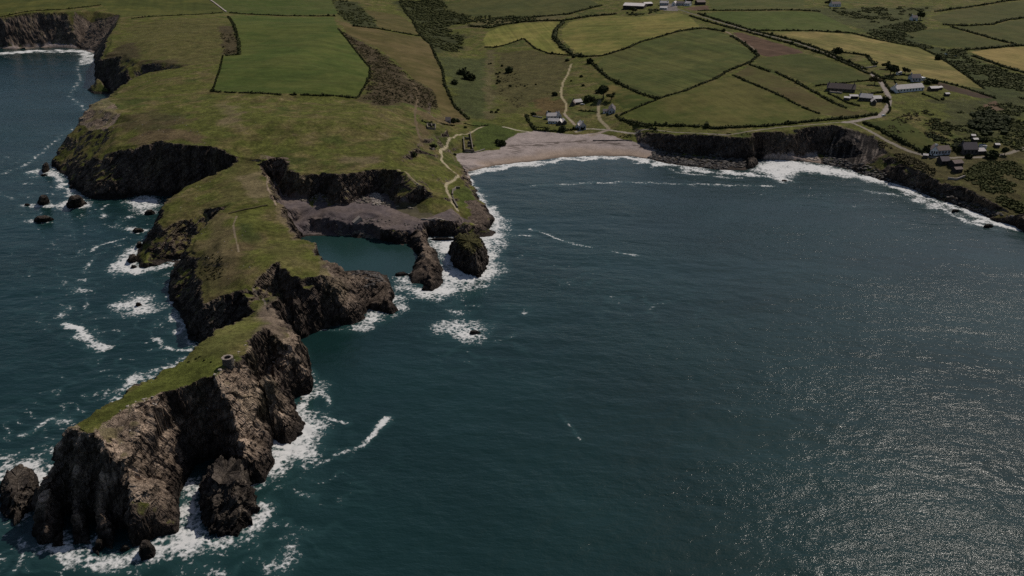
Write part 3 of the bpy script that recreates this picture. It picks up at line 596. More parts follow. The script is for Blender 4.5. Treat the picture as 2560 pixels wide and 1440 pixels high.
for a in [
 ([(275,680),(278,662),(300,640),(330,617),(355,608),(345,640),(350,668),(400,665),(440,650),(450,656),(400,675),(340,686),(290,684)], .95, 3), ([(-40,1185),(60,1150),(125,1130),(105,1175),(95,1182),(40,1187),(10,1200),(-40,1205)], .9, 4),
 ([(88,1362),(130,1370),(157,1336),(168,1343),(178,1372),(228,1382),(236,1348),(250,1393),(340,1370),(388,1356),(440,1344),(455,1303),(447,1247),(472,1205),(505,1200),(500,1225),(511,1303),(528,1342),(600,1340),(645,1285),(668,1258),(675,1282),(640,1335),(560,1368),(440,1385),(380,1400),(270,1422),(160,1402)], .98, 3.5),
 ([(683,1005),(720,1008),(760,1028),(800,1045),(812,1075),(790,1100),(785,1130),(760,1165),(730,1150),(700,1185),(650,1214),(630,1208),(672,1162),(668,1102),(676,1040)], .98, 4), ([(868,822),(910,797),(918,775),(940,781),(978,762),(986,735),(1005,745),(1003,772),(960,797),(900,824)], .88, 4),
 ([(985,690),(1010,682),(1030,708),(1060,718),(1100,700),(1105,668),(1097,639),(1070,616),(1060,595),(1117,592),(1170,587),(1215,575),(1238,545),(1268,550),(1268,580),(1250,620),(1240,650),(1258,675),(1225,700),(1180,708),(1165,727),(1100,747),(1040,742),(1000,722)], .86, 4),
 ([(1885,405),(1960,398),(2050,411),(2125,428),(2200,450),(2180,453),(2100,441),(2000,431),(1955,456),(1930,441),(1880,427)], .9, 4), ([(1110,720),(1180,712),(1240,695),(1230,720),(1160,745)], .6, 4)]: fo_poly(*a)
# white lace along every rocky foot
cd = np.full(sx.shape, 1e9, np.float32); ks = np.nonzero(lm & (sy < 1300))
cd[ks] = seg_dist(np.stack([sx[ks], sy[ks]], 1), cl[:-3])
foam = np.maximum(foam, .55*np.exp(-(cd/3.0)**2)*sstep(-.1, .35, noise2(sx/17, sy/17, 84.))*(1-sstep(-1, 1, 0*sx)+1)*.9)
LAGP = np.array([at(*p, 0) for p in [(700,560),(780,575),(1036,600),(1060,640),(1045,668),(1012,690),(984,690),(940,700),(800,700),(720,620)]])
shp = sx.shape; lag = in_poly(np.stack([sx.ravel(), sy.ravel()], 1), LAGP).reshape(shp)
foam[lag] *= 0.0
wz = .22*noise2(sx/16+.35*sy/16, sy/9, 90.)+.12*noise2(sx/5, sy/4, 91.)+.10*np.sin((sy+.25*sx)/7+2*noise2(sx/40, sy/40, 92.))
wz = np.where(lag, .03*noise2(sx/4, sy/4, 93.), wz*np.minimum(1, cd/15+.3))+foam*.35*(.5+noise2(sx/2.5, sy/2.5, 94.))
Qb = np.array([at(x, y, 0) for x, y in [(1163,433),(1220,417),(1304,406),(1405,396),(1505,390),(1573,390),(1633,400),(1720,416),(1787,424),(1885,412),(1994,397),(2125,424),(2286,472),(2425,525),(2560,565)]])
shal = np.zeros(shp, np.float32); ks = np.nonzero(lm & (sy > 350) & (sx > -80) & (sy < 800)); shal[ks] = np.exp(-seg_dist(np.stack([sx[ks], sy[ks]], 1), Qb)/70.)
for px, w, amp_ in [([(60,400),(150,480),(200,640),(230,760),(330,900),(200,1040),(40,1150)], 60, .40), ([(300,520),(400,700),(440,800)], 30, .42), ([(700,1080),(760,1180),(690,1300),(560,1400),(300,1430),(60,1400)], 34, .44), ([(1000,700),(1130,760),(1190,850)], 40, .38), ([(1260,600),(1450,690),(1640,760)], 40, .30), ([(1700,450),(1950,480),(2250,540)], 30, .30), ([(20,1250),(60,1330)], 25, .45)]:
    Q = np.array([at(x, y, 0) for x, y in px]); k = np.nonzero(lm & (sx > Q[:, 0].min()-2*w) & (sx < Q[:, 0].max()+2*w) & (sy > Q[:, 1].min()-2*w) & (sy < Q[:, 1].max()+2*w))
    X_, Y_ = sx[k]+5*noise2(sx[k]/11, sy[k]/11, 86.), sy[k]+5*noise2(sx[k]/11, sy[k]/11, 87.)
    d = seg_dist(np.stack([X_, Y_], 1), Q); rdg = 1-np.abs(noise2(X_/16+.5*Y_/16, Y_/8, 88.))*3
    foam[k] = np.maximum(foam[k], amp_*np.exp(-(d/(w*.8))**2)*sstep(.45, .95, rdg)*(~lag[k]))
def sea_mat(name, deep, shallow, wave, calm=False):
    m, N, L, B = new_mat(name)
    g = nd(N, 'NewGeometry'); P = g.outputs['Position']; fa = nd(N, 'Attribute', attribute_name='foam').outputs['Fac']
    big = nd(N, 'TexNoise', Scale=0.012, Detail=3.0); L.new(P, big.inputs['Vector'])
    base = mixcol(N, L, ramp(N, L, big.outputs[0], [(0.35, 0.0), (0.65, 1.0)]), deep, tuple(c*1.35 for c in deep))
    base = mixcol(N, L, math_n(N, L, 'MULTIPLY', fa, 0.85), base, shallow)
    base = mixcol(N, L, math_n(N, L, 'MULTIPLY', nd(N, 'Attribute', attribute_name='shallow').outputs['Fac'], 0.6), base, (.034,.052,.052))
    L.new(base, B.inputs['Base Color']); B.inputs['Roughness'].default_value = 0.06; B.inputs['IOR'].default_value = 1.333
    h = None
    for sc, st, d, w in wave:
        mp = nd(N, 'Mapping', Scale=(sc*st, sc, sc), Rotation=(0, 0, 0.22)); L.new(P, mp.inputs[0])
        n = nd(N, 'TexNoise', Scale=1.0, Detail=d, Roughness=0.55); L.new(mp.outputs[0], n.inputs['Vector'])
        v = math_n(N, L, 'MULTIPLY', n.outputs[0], w); h = v if h is None else math_n(N, L, 'ADD', h, v)
    lane = nd(N, 'TexNoise', Scale=1.0, Detail=3.0); lm_ = nd(N, 'Mapping', Scale=(.006, .016, .01), Rotation=(0, 0, .3)); L.new(P, lm_.inputs[0]); L.new(lm_.outputs[0], lane.inputs['Vector'])
    h = math_n(N, L, 'MULTIPLY', h, ramp(N, L, lane.outputs[0], [(.32, .66), (.68, 1.3)]))
    bp = nd(N, 'Bump', Strength=1.0, Distance=1.0); L.new(h, bp.inputs['Height']); L.new(bp.outputs[0], B.inputs['Normal'])
    # foam lace
    d1 = nd(N, 'TexNoise', Scale=0.5, Detail=3.0); L.new(P, d1.inputs['Vector'])
    vm = nd(N, 'VectorMath', operation='MULTIPLY_ADD'); L.new(d1.outputs['Color'], vm.inputs[0]); vm.inputs[1].default_value = (3, 3, 0); L.new(P, vm.inputs[2])
    vo = nd(N, 'TexVoronoi', feature='DISTANCE_TO_EDGE', Scale=0.33); L.new(vm.outputs[0], vo.inputs['Vector'])
    n2 = nd(N, 'TexNoise', Scale=0.55, Detail=6.0, Roughness=0.7); L.new(P, n2.inputs['Vector'])
    n2c = ramp(N, L, n2.outputs[0], [(0.30, 0.0), (0.70, 1.0)]); n4 = nd(N, 'TexNoise', Scale=0.11, Detail=3.0); L.new(P, n4.inputs['Vector'])
    cell = ramp(N, L, vo.outputs[0], [(0.0, 1.0), (0.45, 0.0)])
    lace = math_n(N, L, 'ADD', math_n(N, L, 'MULTIPLY', n2c, 0.5), math_n(N, L, 'MULTIPLY', cell, 0.3))
    lace = math_n(N, L, 'ADD', lace, math_n(N, L, 'MULTIPLY', ramp(N, L, n4.outputs[0], [(0.3, 0.0), (0.7, 1.0)]), 0.35))
    t = math_n(N, L, 'ADD', fa, math_n(N, L, 'MULTIPLY', math_n(N, L, 'SUBTRACT', lace, 0.57), 1.25))
    f = ramp(N, L, t, [(0.56, 0.0), (0.90, 1.0)])
    f = math_n(N, L, 'MULTIPLY', f, ramp(N, L, fa, [(0.10, 0.0), (0.26, 1.0)]))
    dif = nd(N, 'BsdfDiffuse'); L.new(mixcol(N, L, n2.outputs[0], (.45,.47,.47), (.78,.76,.74)), dif.inputs['Color'])
    mx = nd(N, 'MixShader'); L.new(f, mx.inputs[0]); L.new(B.outputs[0], mx.inputs[1]); L.new(dif.outputs[0], mx.inputs[2])
    L.new(mx.outputs[0], N['Material Output'].inputs['Surface'])
    return m
M_SEA = sea_mat('sea_water', (.0065,.0225,.0225), (.035,.085,.085), [(0.16, .5, 2, .55), (0.6, .5, 3, .25), (2.4, .5, 2, .068)])
M_LAG = sea_mat('lagoon_water', (.012,.033,.031), (.012,.033,.031), [(0.8, 1, 3, .10)])
SI = np.arange(sx.size).reshape(shp)
def water(name, qm, mat, extra=None):
    ii, jj = np.nonzero(qm); q = np.stack([SI[ii, jj], SI[ii+1, jj], SI[ii+1, jj+1], SI[ii, jj+1]], 1)[:, ::-1]
    u, inv = np.unique(q, return_inverse=True); inv = inv.reshape(q.shape)
    P = np.stack([sx.ravel()[u], sy.ravel()[u], wz.ravel()[u]], 1); f = foam.ravel()[u]
    if extra is not None: inv = [inv, extra[1]+len(P)]; P = np.vstack([P, extra[0]]); f = np.r_[f, np.zeros(len(extra[0]))]
    return raw_mesh(name, P, inv, mat, None, True, {'foam': f, 'shallow': np.r_[shal.ravel()[u], np.zeros(len(P)-len(u))]})
qa = lm[:-1, :-1] | lm[1:, :-1] | lm[:-1, 1:] | lm[1:, 1:]; ql = lag[:-1, :-1]
S = 16000.
far_sheet = (np.array([(-S, -S, -.8), (S, -S, -.8), (S, S, -.8), (-S, S, -.8)]), np.array([[0, 1, 2, 3]]))
tag(water('sea', qa & ~ql, M_SEA, far_sheet), 'dark teal sea of the bay with white surf and glinting ripples', 'sea', None, 'structure')
tag(water('lagoon', qa & ql, M_LAG), 'calm dull green flooded quarry lagoon behind the headland', 'lagoon', None, 'structure')
# ------------------------------------------------------------------ rocks standing in the sea
def sea_rock(px, peaks, label, cat='rock', name='sea_rock', seed=0, green=False, rough=1.0, taper=.72):
    """px: outline at the water; peaks: (px, py, z) summits the flanks rise to"""
    Q = np.array([at(x, y, 0) for x, y in px]); c = Q.mean(0)
    d = np.diff(np.vstack([Q, Q[:1]]), axis=0); L = np.hypot(d[:, 0], d[:, 1]); n = int(max(36, L.sum()/.55)); s = np.linspace(0, L.sum(), n, endpoint=False)
    cs = np.r_[0, np.cumsum(L)]; QQ = np.vstack([Q, Q[:1]])
    R = np.stack([np.interp(s, cs, QQ[:, 0]), np.interp(s, cs, QQ[:, 1])], 1)
    pk = np.array([(*at(*p), p[2]) for p in peaks]); zt = pk[:, 2].max(); m = int(max(8, min(44, (zt+2)/.45)))
    rows = []
    for i in range(m+1):
        t = i/m
        ctr = R*0+pk[:, :2].mean(0); k = taper*t**1.1 if t < 1 else .9
        B = R*(1-k)+(ctr+.35*(R-R.mean(0)))*k; z = np.zeros(n)-1.2+(zt*.86+1.2)*t**.85
        rows.append(np.c_[B, z])
    P = np.concatenate(rows+[np.array([[*pk[:, :2].mean(0), zt*.82]])])
    for qx, qy, qz in pk:                                    # summits
        dd = np.hypot(P[:, 0]-qx, P[:, 1]-qy); w = np.exp(-(dd/max(1.5, qz*.33))**2); P[:, 2] = np.where(P[:, 2] > .2, np.maximum(P[:, 2], qz*w*np.minimum(1, .35+.65*P[:, 2]/zt+.25)), P[:, 2])
    x, y, z = P.T; o = P[:, :2]-c; o = o/(np.hypot(o[:, 0], o[:, 1])[:, None]+.5); sz = min(1.0, .25+zt/14)*rough
    bd = x*.5+y*.3-z*.75; bd = bd+1.2*noise3(x/5, y/5+seed, z/5); jn = x*.8-y*.55+.2*z+1.2*noise3(x/6, y/6, z/6+seed)
    nn = 1.7*(.42-np.abs(noise3(x/6+seed, y/6, z/10)))*1.4+1.2*saw(bd/2.6)+.6*saw(bd/1.1)+.8*saw(jn/4)+1.0*(.35-np.abs(noise3(x/2.6+seed, y/2.6, z/5)))+.45*noise3(x/1.1, y/1.1+seed, z/1.6)
    P[:, 0] += o[:, 0]*nn*sz*.8; P[:, 1] += o[:, 1]*nn*sz*.8; P[:, 2] += nn*sz*.55*(z > -.5)
    F = []; a = np.arange(n); b = (a+1) % n
    for i in range(m): F.append(np.stack([i*n+a, i*n+b, (i+1)*n+b, (i+1)*n+a], 1))
    T = np.stack([m*n+a, m*n+b, np.full(n, (m+1)*n)], 1)
    nz_ = noise3(P[:, 0]/5, P[:, 1]/5, P[:, 2]/5)
    cc = mixa(C3(.070, .058, .050), C3(.125, .102, .082), sstep(-.3, .4, nz_)); cc = cc*.85; cc = mixa(cc, C3(.028, .024, .022), sstep(4.5, 1.2, P[:, 2]+nz_))
    if green: cc = mixa(cc, C3(.085, .08, .025), sstep(zt*.72, zt*.86, P[:, 2]+2.5*nz_)*.8)
    ob = raw_mesh(name, P, [np.concatenate(F), T], M_ROCK, None, False, {'col': cc})
    return tag(ob, label, cat)
def ring(x, y, rx, ry, n=9, s=1.0): return [(x+rx*math.cos(a)*(1+.22*math.sin(3*a+s)), y+ry*math.sin(a)*(1+.22*math.cos(2*a+s))) for a in np.linspace(0, 2*math.pi, n, endpoint=False)]
sea_rock([(1122,629),(1128,650),(1136,669),(1161,684),(1198,696),(1215,674),(1221,647),(1208,622),(1180,614),(1145,616)], [(1152,598,15.5),(1176,592,17),(1192,610,14.5)], 'tall dark sea stack with a grassy top in surf beside the lagoon wall', 'sea stack', 'sea_stack', 1, True)
sea_rock([(499,1224),(505,1262),(511,1303),(528,1341),(562,1340),(596,1335),(622,1312),(641,1283),(632,1245),(612,1212),(570,1200),(525,1205)], [(564,1152,15),(592,1158,14.5),(540,1235,8)], 'craggy pointed rock stack at the foot of the tower islet beside the foaming inlet', 'sea stack', 'sea_stack', 2, False, 1.5, .95)
sea_rock([(0,1225),(4,1262),(10,1295),(38,1313),(70,1285),(95,1270),(100,1235),(88,1188),(55,1178),(22,1195)], [(60,1178,8),(25,1205,6.5)], 'dark weathered rock in white water off the left end of the tower islet', 'rock', 'sea_rock', 3, False, 1.3, .8)
for px, pk, lab in [
 (ring(113,424,9,9), [(116,409,8)], 'dark pointed rock hugging the foot of the left headland point'),
 (ring(110,437,11,3), [(110,436,1.2)], 'low wet rock just in front of the pointed rock at the left headland'),
 (ring(108,505,14,9), [(110,490,8.5)], 'tall leaning rock in foam, leftmost of the two upright rocks off the left cliff'),
 (ring(68,512,9,3), [(68,510,1.2)], 'flat little reef rock touching the left of the leaning rock'),
 (ring(188,510,24,12), [(178,492,9),(200,496,7.5)], 'blunt broad black rock right of the leaning rock'),
 (ring(106,549,27,8), [(98,543,4),(120,545,3)], 'long low rock awash, nearest of the rocks off the left cliff'),
 (ring(345,577,16,6), [(344,572,2.4)], 'low black rock ringed by foam between the left cliff and the promontory'),
 (ring(372,533,14,6), [(375,526,3)], 'small rock in the foam patch against the left side of the headland'),
 (ring(185,468,14,5), [(184,462,2)], 'low rock at the base of the big shadowed left cliff'),
 (ring(347,614,8,7), [(348,606,4)], 'small upright rock at the tip of the dark promontory'),
 (ring(330,650,13,9), [(332,638,5.5)], 'pointed black rock in the surf left of the dark promontory'),
 (ring(334,667,9,4), [(334,664,1.8)], 'tiny wet rock below the pointed rock in the promontory surf'),
 (ring(346,762,8,5), [(345,757,2)], 'rock tip breaking through the round foam patch on the left'),
 (ring(338,976,20,9), [(345,963,6)], 'dark rock poking out behind the grassy edge of the tower islet'),
 (ring(368,1382,22,20), [(366,1358,5.5)], 'rounded dark boulder in surf below the middle of the islet cliff'),
 (ring(312,1372,14,8), [(312,1364,2.4)], 'low ledge rock left of the rounded boulder below the islet cliff'),
 (ring(248,1366,12,14), [(247,1350,3.5)], 'narrow rock between two surf channels under the islet cliff'),
 (ring(1186,832,16,6), [(1184,827,1.8)], 'brown rock just awash in the round foam patch in mid bay'),
 (ring(705,1078,14,10), [(703,1070,2.2)], 'small dark rock in the boiling white cove right of the islet'),
 (ring(750,1083,8,6), [(749,1079,1.4)], 'smaller dark rock on the right of the boiling white cove'),
 (ring(1004,686,22,6), [(1000,682,1.6)], 'low wet ledge in the gap between lagoon and sea'),
 (ring(1105,598,40,4), [(1100,595,1.8),(1125,596,1.8)], 'long low reef under the path promontory behind the sea stack'),
 (ring(1068,722,16,7), [(1066,716,2)], 'low rock in the surf off the end of the lagoon wall'),
 (ring(1960,452,9,3), [(1960,450,1.0)], 'low rock in the surf below the small cove beach'),
 (ring(2388,528,12,4), [(2388,524,2)], 'dark shore rock in the surf below the right hand cliffs'),
 (ring(2470,566,14,4), [(2470,561,2)], 'dark shore rock farthest along the right hand surf line')]:
    sea_rock(px, pk, lab, seed=len(lab)*.7, rough=.8)
sea_rock([(1866,424),(1886,420),(1896,408),(1884,400),(1862,408)], [(1880,396,6)], 'dark block at the foot of the cliff corner by the small cove', 'rock', 'sea_rock', 5)

# ------------------------------------------------------------------ vegetation
ico = bmesh.new(); bmesh.ops.create_icosphere(ico, subdivisions=2, radius=1); ICO_V = np.array([v.co[:] for v in ico.verts]); ICO_F = np.array([[v.index for v in f.verts] for f in ico.faces]); ico.free()
ico = bmesh.new(); bmesh.ops.create_icosphere(ico, subdivisions=1, radius=1); IC1_V = np.array([v.co[:] for v in ico.verts]); IC1_F = np.array([[v.index for v in f.verts] for f in ico.faces]); ico.free()
def clumps(C, Rad, Hgt, leaf=.6, k=14, fine=False):
    """leafy lumps: a rough core and loose leaf faces round it.  C (n,3) feet, radii, heights"""
    BV, BF = (ICO_V, ICO_F) if fine else (IC1_V, IC1_F); n = len(C); nv = len(BV)
    d = BV[None]*(1+.32*rng.standard_normal((n, nv, 1)).clip(-1.5, 1.5)*.7)
    P = d*np.stack([Rad, Rad, Hgt*.55], 1)[:, None]*.86+(C+np.stack([0*Rad, 0*Rad, Hgt*.45], 1))[:, None]
    F = BF[None]+(np.arange(n)*nv)[:, None, None]; P = P.reshape(-1, 3); F = F.reshape(-1, 3)
    if k:
        u = rng.standard_normal((n, k, 3)); u /= np.linalg.norm(u, axis=2)[..., None]; u[..., 2] = np.abs(u[..., 2])*1.1-.15
        c = u*np.stack([Rad, Rad, Hgt*.6], 1)[:, None]*rng.uniform(.8, 1.15, (n, k, 1))+(C+np.stack([0*Rad, 0*Rad, Hgt*.42], 1))[:, None]
        a = rng.standard_normal((n, k, 3)); b = rng.standard_normal((n, k, 3)); s = leaf*rng.uniform(.6, 1.3, (n, k, 1))
        a = a/np.linalg.norm(a, axis=2)[..., None]*s; b = b/np.linalg.norm(b, axis=2)[..., None]*s
        Q = np.stack([c-a-b*.6, c+a-b*.4, c+a*.8+b, c-a*.7+b*.8], 2).reshape(-1, 3)
        return P, F, Q
    return P, F, None
def leafy(name, C, Rad, Hgt, mat, leaf=.6, k=14, fine=False, parent=None):
    P, F, Q = clumps(np.asarray(C, float), np.asarray(Rad, float), np.asarray(Hgt, float), leaf, k, fine)
    Fs = [F]
    if Q is not None: Fs.append(np.arange(len(P), len(P)+len(Q)).reshape(-1, 4)); P = np.vstack([P, Q])
    return raw_mesh(name, P, Fs, mat, parent, False)
def zs(xy): return sample(H1, xy[:, 0], xy[:, 1])
def along(Q, step):
    d = np.hypot(*np.diff(Q, axis=0).T); s = np.r_[0, np.cumsum(d)]; t = np.arange(0, s[-1], step)
    return np.stack([np.interp(t, s, Q[:, 0]), np.interp(t, s, Q[:, 1])], 1)
def hedge(px, w, h, label, mat=None, gap=.06):
    w *= .85; h *= .85; Q = hits(px); r = math.hypot(*Q.mean(0)); step = max(.9, w*.42)
    A = along(Q, step); big = np.nonzero(noise2(A[:, 0]/9, A[:, 1]/9, 5.) < .55)[0]; A = A[big] if len(big) > 3 and r < 950 else A
    A = A+rng.normal(0, w*.13, A.shape)
    v = 1+.45*noise2(A[:, 0]/7, A[:, 1]/7, 9.)+.15*rng.standard_normal(len(A))
    z = zs(A)
    o = leafy('hedgerow', np.c_[A, z-.25], w*.5*v.clip(.55, 1.7), h*v.clip(.5, 1.8)*(1+.9*(rng.random(len(A)) > .95)), mat or M_LEAF, .30+w*.10, 9)
    return tag(o, label, 'hedge')
for a in [
 ([(528,229),(600,233),(700,237),(840,240),(895,246)], 3.2, 1.9, 'thin dark hedge along the near edge of the big clifftop field'),
 ([(557,139),(548,180),(529,229)], 2.0, 1.2, 'low bank hedge down the left edge of the big clifftop field'),
 ([(571,42),(588,72),(597,108),(598,137),(566,139)], 4.0, 2.0, 'scrubby hedge curving round the upper left corner of the big clifftop field'),
 ([(575,33),(640,37),(700,40),(838,41)], 4.4, 2.4, 'dark straight hedge along the far edge of the big clifftop field'),
 ([(330,47),(420,40),(556,31)], 3.0, 1.4, 'thin low hedge below the far left field above the bay cliff'),
 ([(0,43),(60,30),(160,24),(250,13)], 3.4, 1.6, 'low hedge along the top of the dark bay cliff'),
 ([(845,72),(880,115),(925,170),(918,207),(895,244)], 2.4, 1.2, 'low scrubby hedge where the clifftop field meets the brown slope'),
 ([(1045,80),(1062,100),(1075,110),(1089,141),(1106,175),(1112,215),(1136,265),(1172,299)], 3.4, 2.0, 'long winding hedge from the valley scrub down to the beach meadow'),
 ([(884,66),(944,72),(988,80),(1049,91)], 4.4, 2.2, 'hedge crossing the valley side between two olive fields'),
 ([(1000,4),(1030,48),(1045,80)], 5, 2.4, 'hedge along the right of the topmost olive field'),
 ([(1213,118),(1237,119),(1270,111),(1310,97),(1337,121),(1371,134),(1428,139),(1445,142)], 2.8, 1.7, 'hedge with a pointed bend under the kidney shaped meadow'),
 ([(1408,56),(1388,76),(1387,97),(1405,118),(1432,138),(1462,143)], 7.5, 3.4, 'thick bushy hedge curving between the two yellow green meadows'),
 ([(1180,66),(1225,70),(1250,64),(1304,55),(1360,52),(1408,52),(1472,41),(1539,36)], 7, 3.2, 'bushy hedge behind the kidney shaped meadow'),
 ([(1460,142),(1505,140),(1573,119),(1600,106),(1694,79),(1761,71),(1812,80)], 4.4, 2.3, 'long hedge over the top of the round topped field'),
 ([(1470,150),(1489,166),(1522,197),(1606,237),(1645,248)], 4.4, 2.5, 'thick hedge down the left side of the round topped field'),
 ([(1645,248),(1712,228),(1780,201),(1825,175),(1877,156),(1893,141)], 3.8, 2.0, 'curving hedge between the round topped field and the triangular field'),
 ([(1552,288),(1600,266),(1645,249)], 2.8, 1.7, 'short hedge at the upper left of the triangular field'),
 ([(1826,90),(1857,107),(1878,124),(1897,141)], 4.5, 2.4, 'thick hedge beside the farm track'),
 ([(1556,300),(1620,313),(1787,322),(1900,317),(1975,310),(2110,297),(2190,287)], 4.2, 2.6, 'dark hedge along the upper side of the coast road'),
 ([(1832,188),(1945,237),(2050,285)], 2.6, 1.6, 'thin hedge between the triangular field and the stubble strip'),
 ([(1875,162),(1925,180)], 3.4, 1.9, 'short hedge above the top end of the stubble strip'),
 ([(1938,180),(1990,206),(2060,245),(2120,272)], 3.4, 2.0, 'hedge between the stubble strip and the dark roofed row of houses'),
 ([(1724,40),(1800,63),(1880,84),(1960,105),(2060,136),(2172,185)], 4.2, 2.4, 'long hedge on the near side of the farm lane'),
 ([(1745,34),(1820,58),(1880,76),(1990,103),(2060,127),(2110,151),(2165,174)], 4.2, 2.4, 'long hedge on the far side of the farm lane'),
 ([(1884,76),(1990,77),(2130,83),(2205,101)], 3.8, 1.9, 'hedge between the bright green field and the golden hay field'),
 ([(2205,101),(2300,119),(2345,140),(2402,180),(2462,223)], 3.0, 1.5, 'hedge curving along the far edge of the golden hay field'),
 ([(1745,27),(1850,26),(2000,26),(2050,29)], 5, 2.2, 'hedge with small bushes right of the farmyard'),
 ([(2062,131),(2110,132),(2165,139),(2188,165)], 4.6, 2.4, 'hedge round the small plot at the lower end of the farm lane'),
 ([(2340,29),(2400,21),(2480,9),(2570,-2)], 6, 2.6, 'hedge at the very top right corner'),
 ([(2360,62),(2420,65),(2480,62),(2520,50),(2570,43)], 6, 2.6, 'hedge across the upper right pastures'),
 ([(2380,68),(2440,85),(2500,102),(2545,113)], 5, 2.2, 'slanting hedge right of the valley pasture'),
 ([(2415,124),(2450,123),(2545,114),(2580,113)], 6.5, 2.8, 'thick hedge above the golden field at the right edge'),
 ([(2432,140),(2500,164),(2575,186)], 5.5, 2.6, 'hedge below the golden field at the right edge'),
 ([(2275,188),(2330,200),(2400,217),(2490,247)], 3.0, 1.5, 'hedge between the golden hay field and the dark brown strip'),
 ([(1316,290),(1322,305),(1332,318),(1340,327)], 3.4, 2.4, 'dark garden hedge down the left of the white roofed cottages'),
 ([(1340,327),(1375,329),(1410,327),(1444,324)], 2.8, 2.0, 'dark garden hedge between the white roofed cottages and the beach'),
 ([(1336,318),(1374,321)], 1.8, 1.2, 'pale low garden hedge inside the cottage garden'),
 ([(1540,288),(1552,300),(1568,306),(1600,314),(1640,325)], 3.0, 2.0, 'hedge from the dark roofed house down to the coast road'),
 ([(1446,277),(1470,279),(1494,281)], 1.8, 1.2, 'thin hedge between the small house and the dark roofed house'),
 ([(2160,307),(2200,324),(2260,358),(2320,389)], 4.2, 2.6, 'thick hedge on the upper side of the lane to the white house'),
 ([(1160,309),(1180,314),(1205,316),(1222,313)], 1.8, 1.1, 'short dark hedge by the fork of the headland path'),
 ([(1100,309),(1120,313),(1134,314)], 2.2, 1.4, 'short hedge in front of the little valley ruin'),
 ([(1056,303),(1068,309),(1080,306)], 2.2, 1.4, 'short hedge above the roofless cottage'),
 ([(1150,59),(1230,48),(1340,43),(1420,36),(1505,14)], 6.5, 2.8, 'bushy hedge below the far dull green field'),
 ([(2178,181),(2205,196),(2230,199),(2278,203)], 3.2, 2.0, 'garden hedge above the long white building'),
 ([(2208,200),(2218,218),(2232,232)], 2.8, 1.8, 'hedge between the road bend and the long white building'),
 ([(2235,202),(2243,213)], 1.6, 1.1, 'short hedge splitting the lawn above the long white building'),
 ([(2040,215),(2075,211),(2130,206),(2176,201)], 2.4, 1.6, 'hedge behind the long dark roofed house'),
 ([(2070,233),(2095,245),(2120,258),(2150,266)], 2.6, 1.7, 'hedge below the long dark roofed house'),
 ([(2136,241),(2170,236),(2206,231)], 2.6, 1.8, 'hedge behind the white roofed farmhouse'),
 ([(2305,235),(2330,244),(2348,252)], 2.4, 1.5, 'short hedge right of the long white building'),
 ([(2218,250),(2226,275),(2218,285)], 1.8, 1.2, 'low hedge on the outside of the road bend')]: hedge(*a)
def bush_proto(w, h, label, mat, seed, k=3):
    c = rng.normal(0, w*.2, (k, 3)); c[:, 2] = -.2; c[0] = (0, 0, -.2)
    return (c, np.full(k, w*.42)*rng.uniform(.75, 1.15, k), np.full(k, h)*rng.uniform(.7, 1.1, k), mat)
BUSH_MESH = []
for i in range(5):
    c, r_, h_, m_ = bush_proto(3.4, 2.6, '', M_DARK, i); o = leafy('bush', c, r_, h_, M_DARK, .5, 26, True); BUSH_MESH.append(o.data); bpy.data.objects.remove(o)
def bush(px, s, label, group=None, flat=1.0):
    x, y, z = hit(*px); o = bpy.data.objects.new('bush', BUSH_MESH[int(rng.integers(5))]); COL.objects.link(o)
    o.location = (x, y, z-.1); o.rotation_euler = (0, 0, rng.uniform(0, 6.28)); o.scale = (s, s, s*.85*flat); return tag(o, label, 'bush', group)
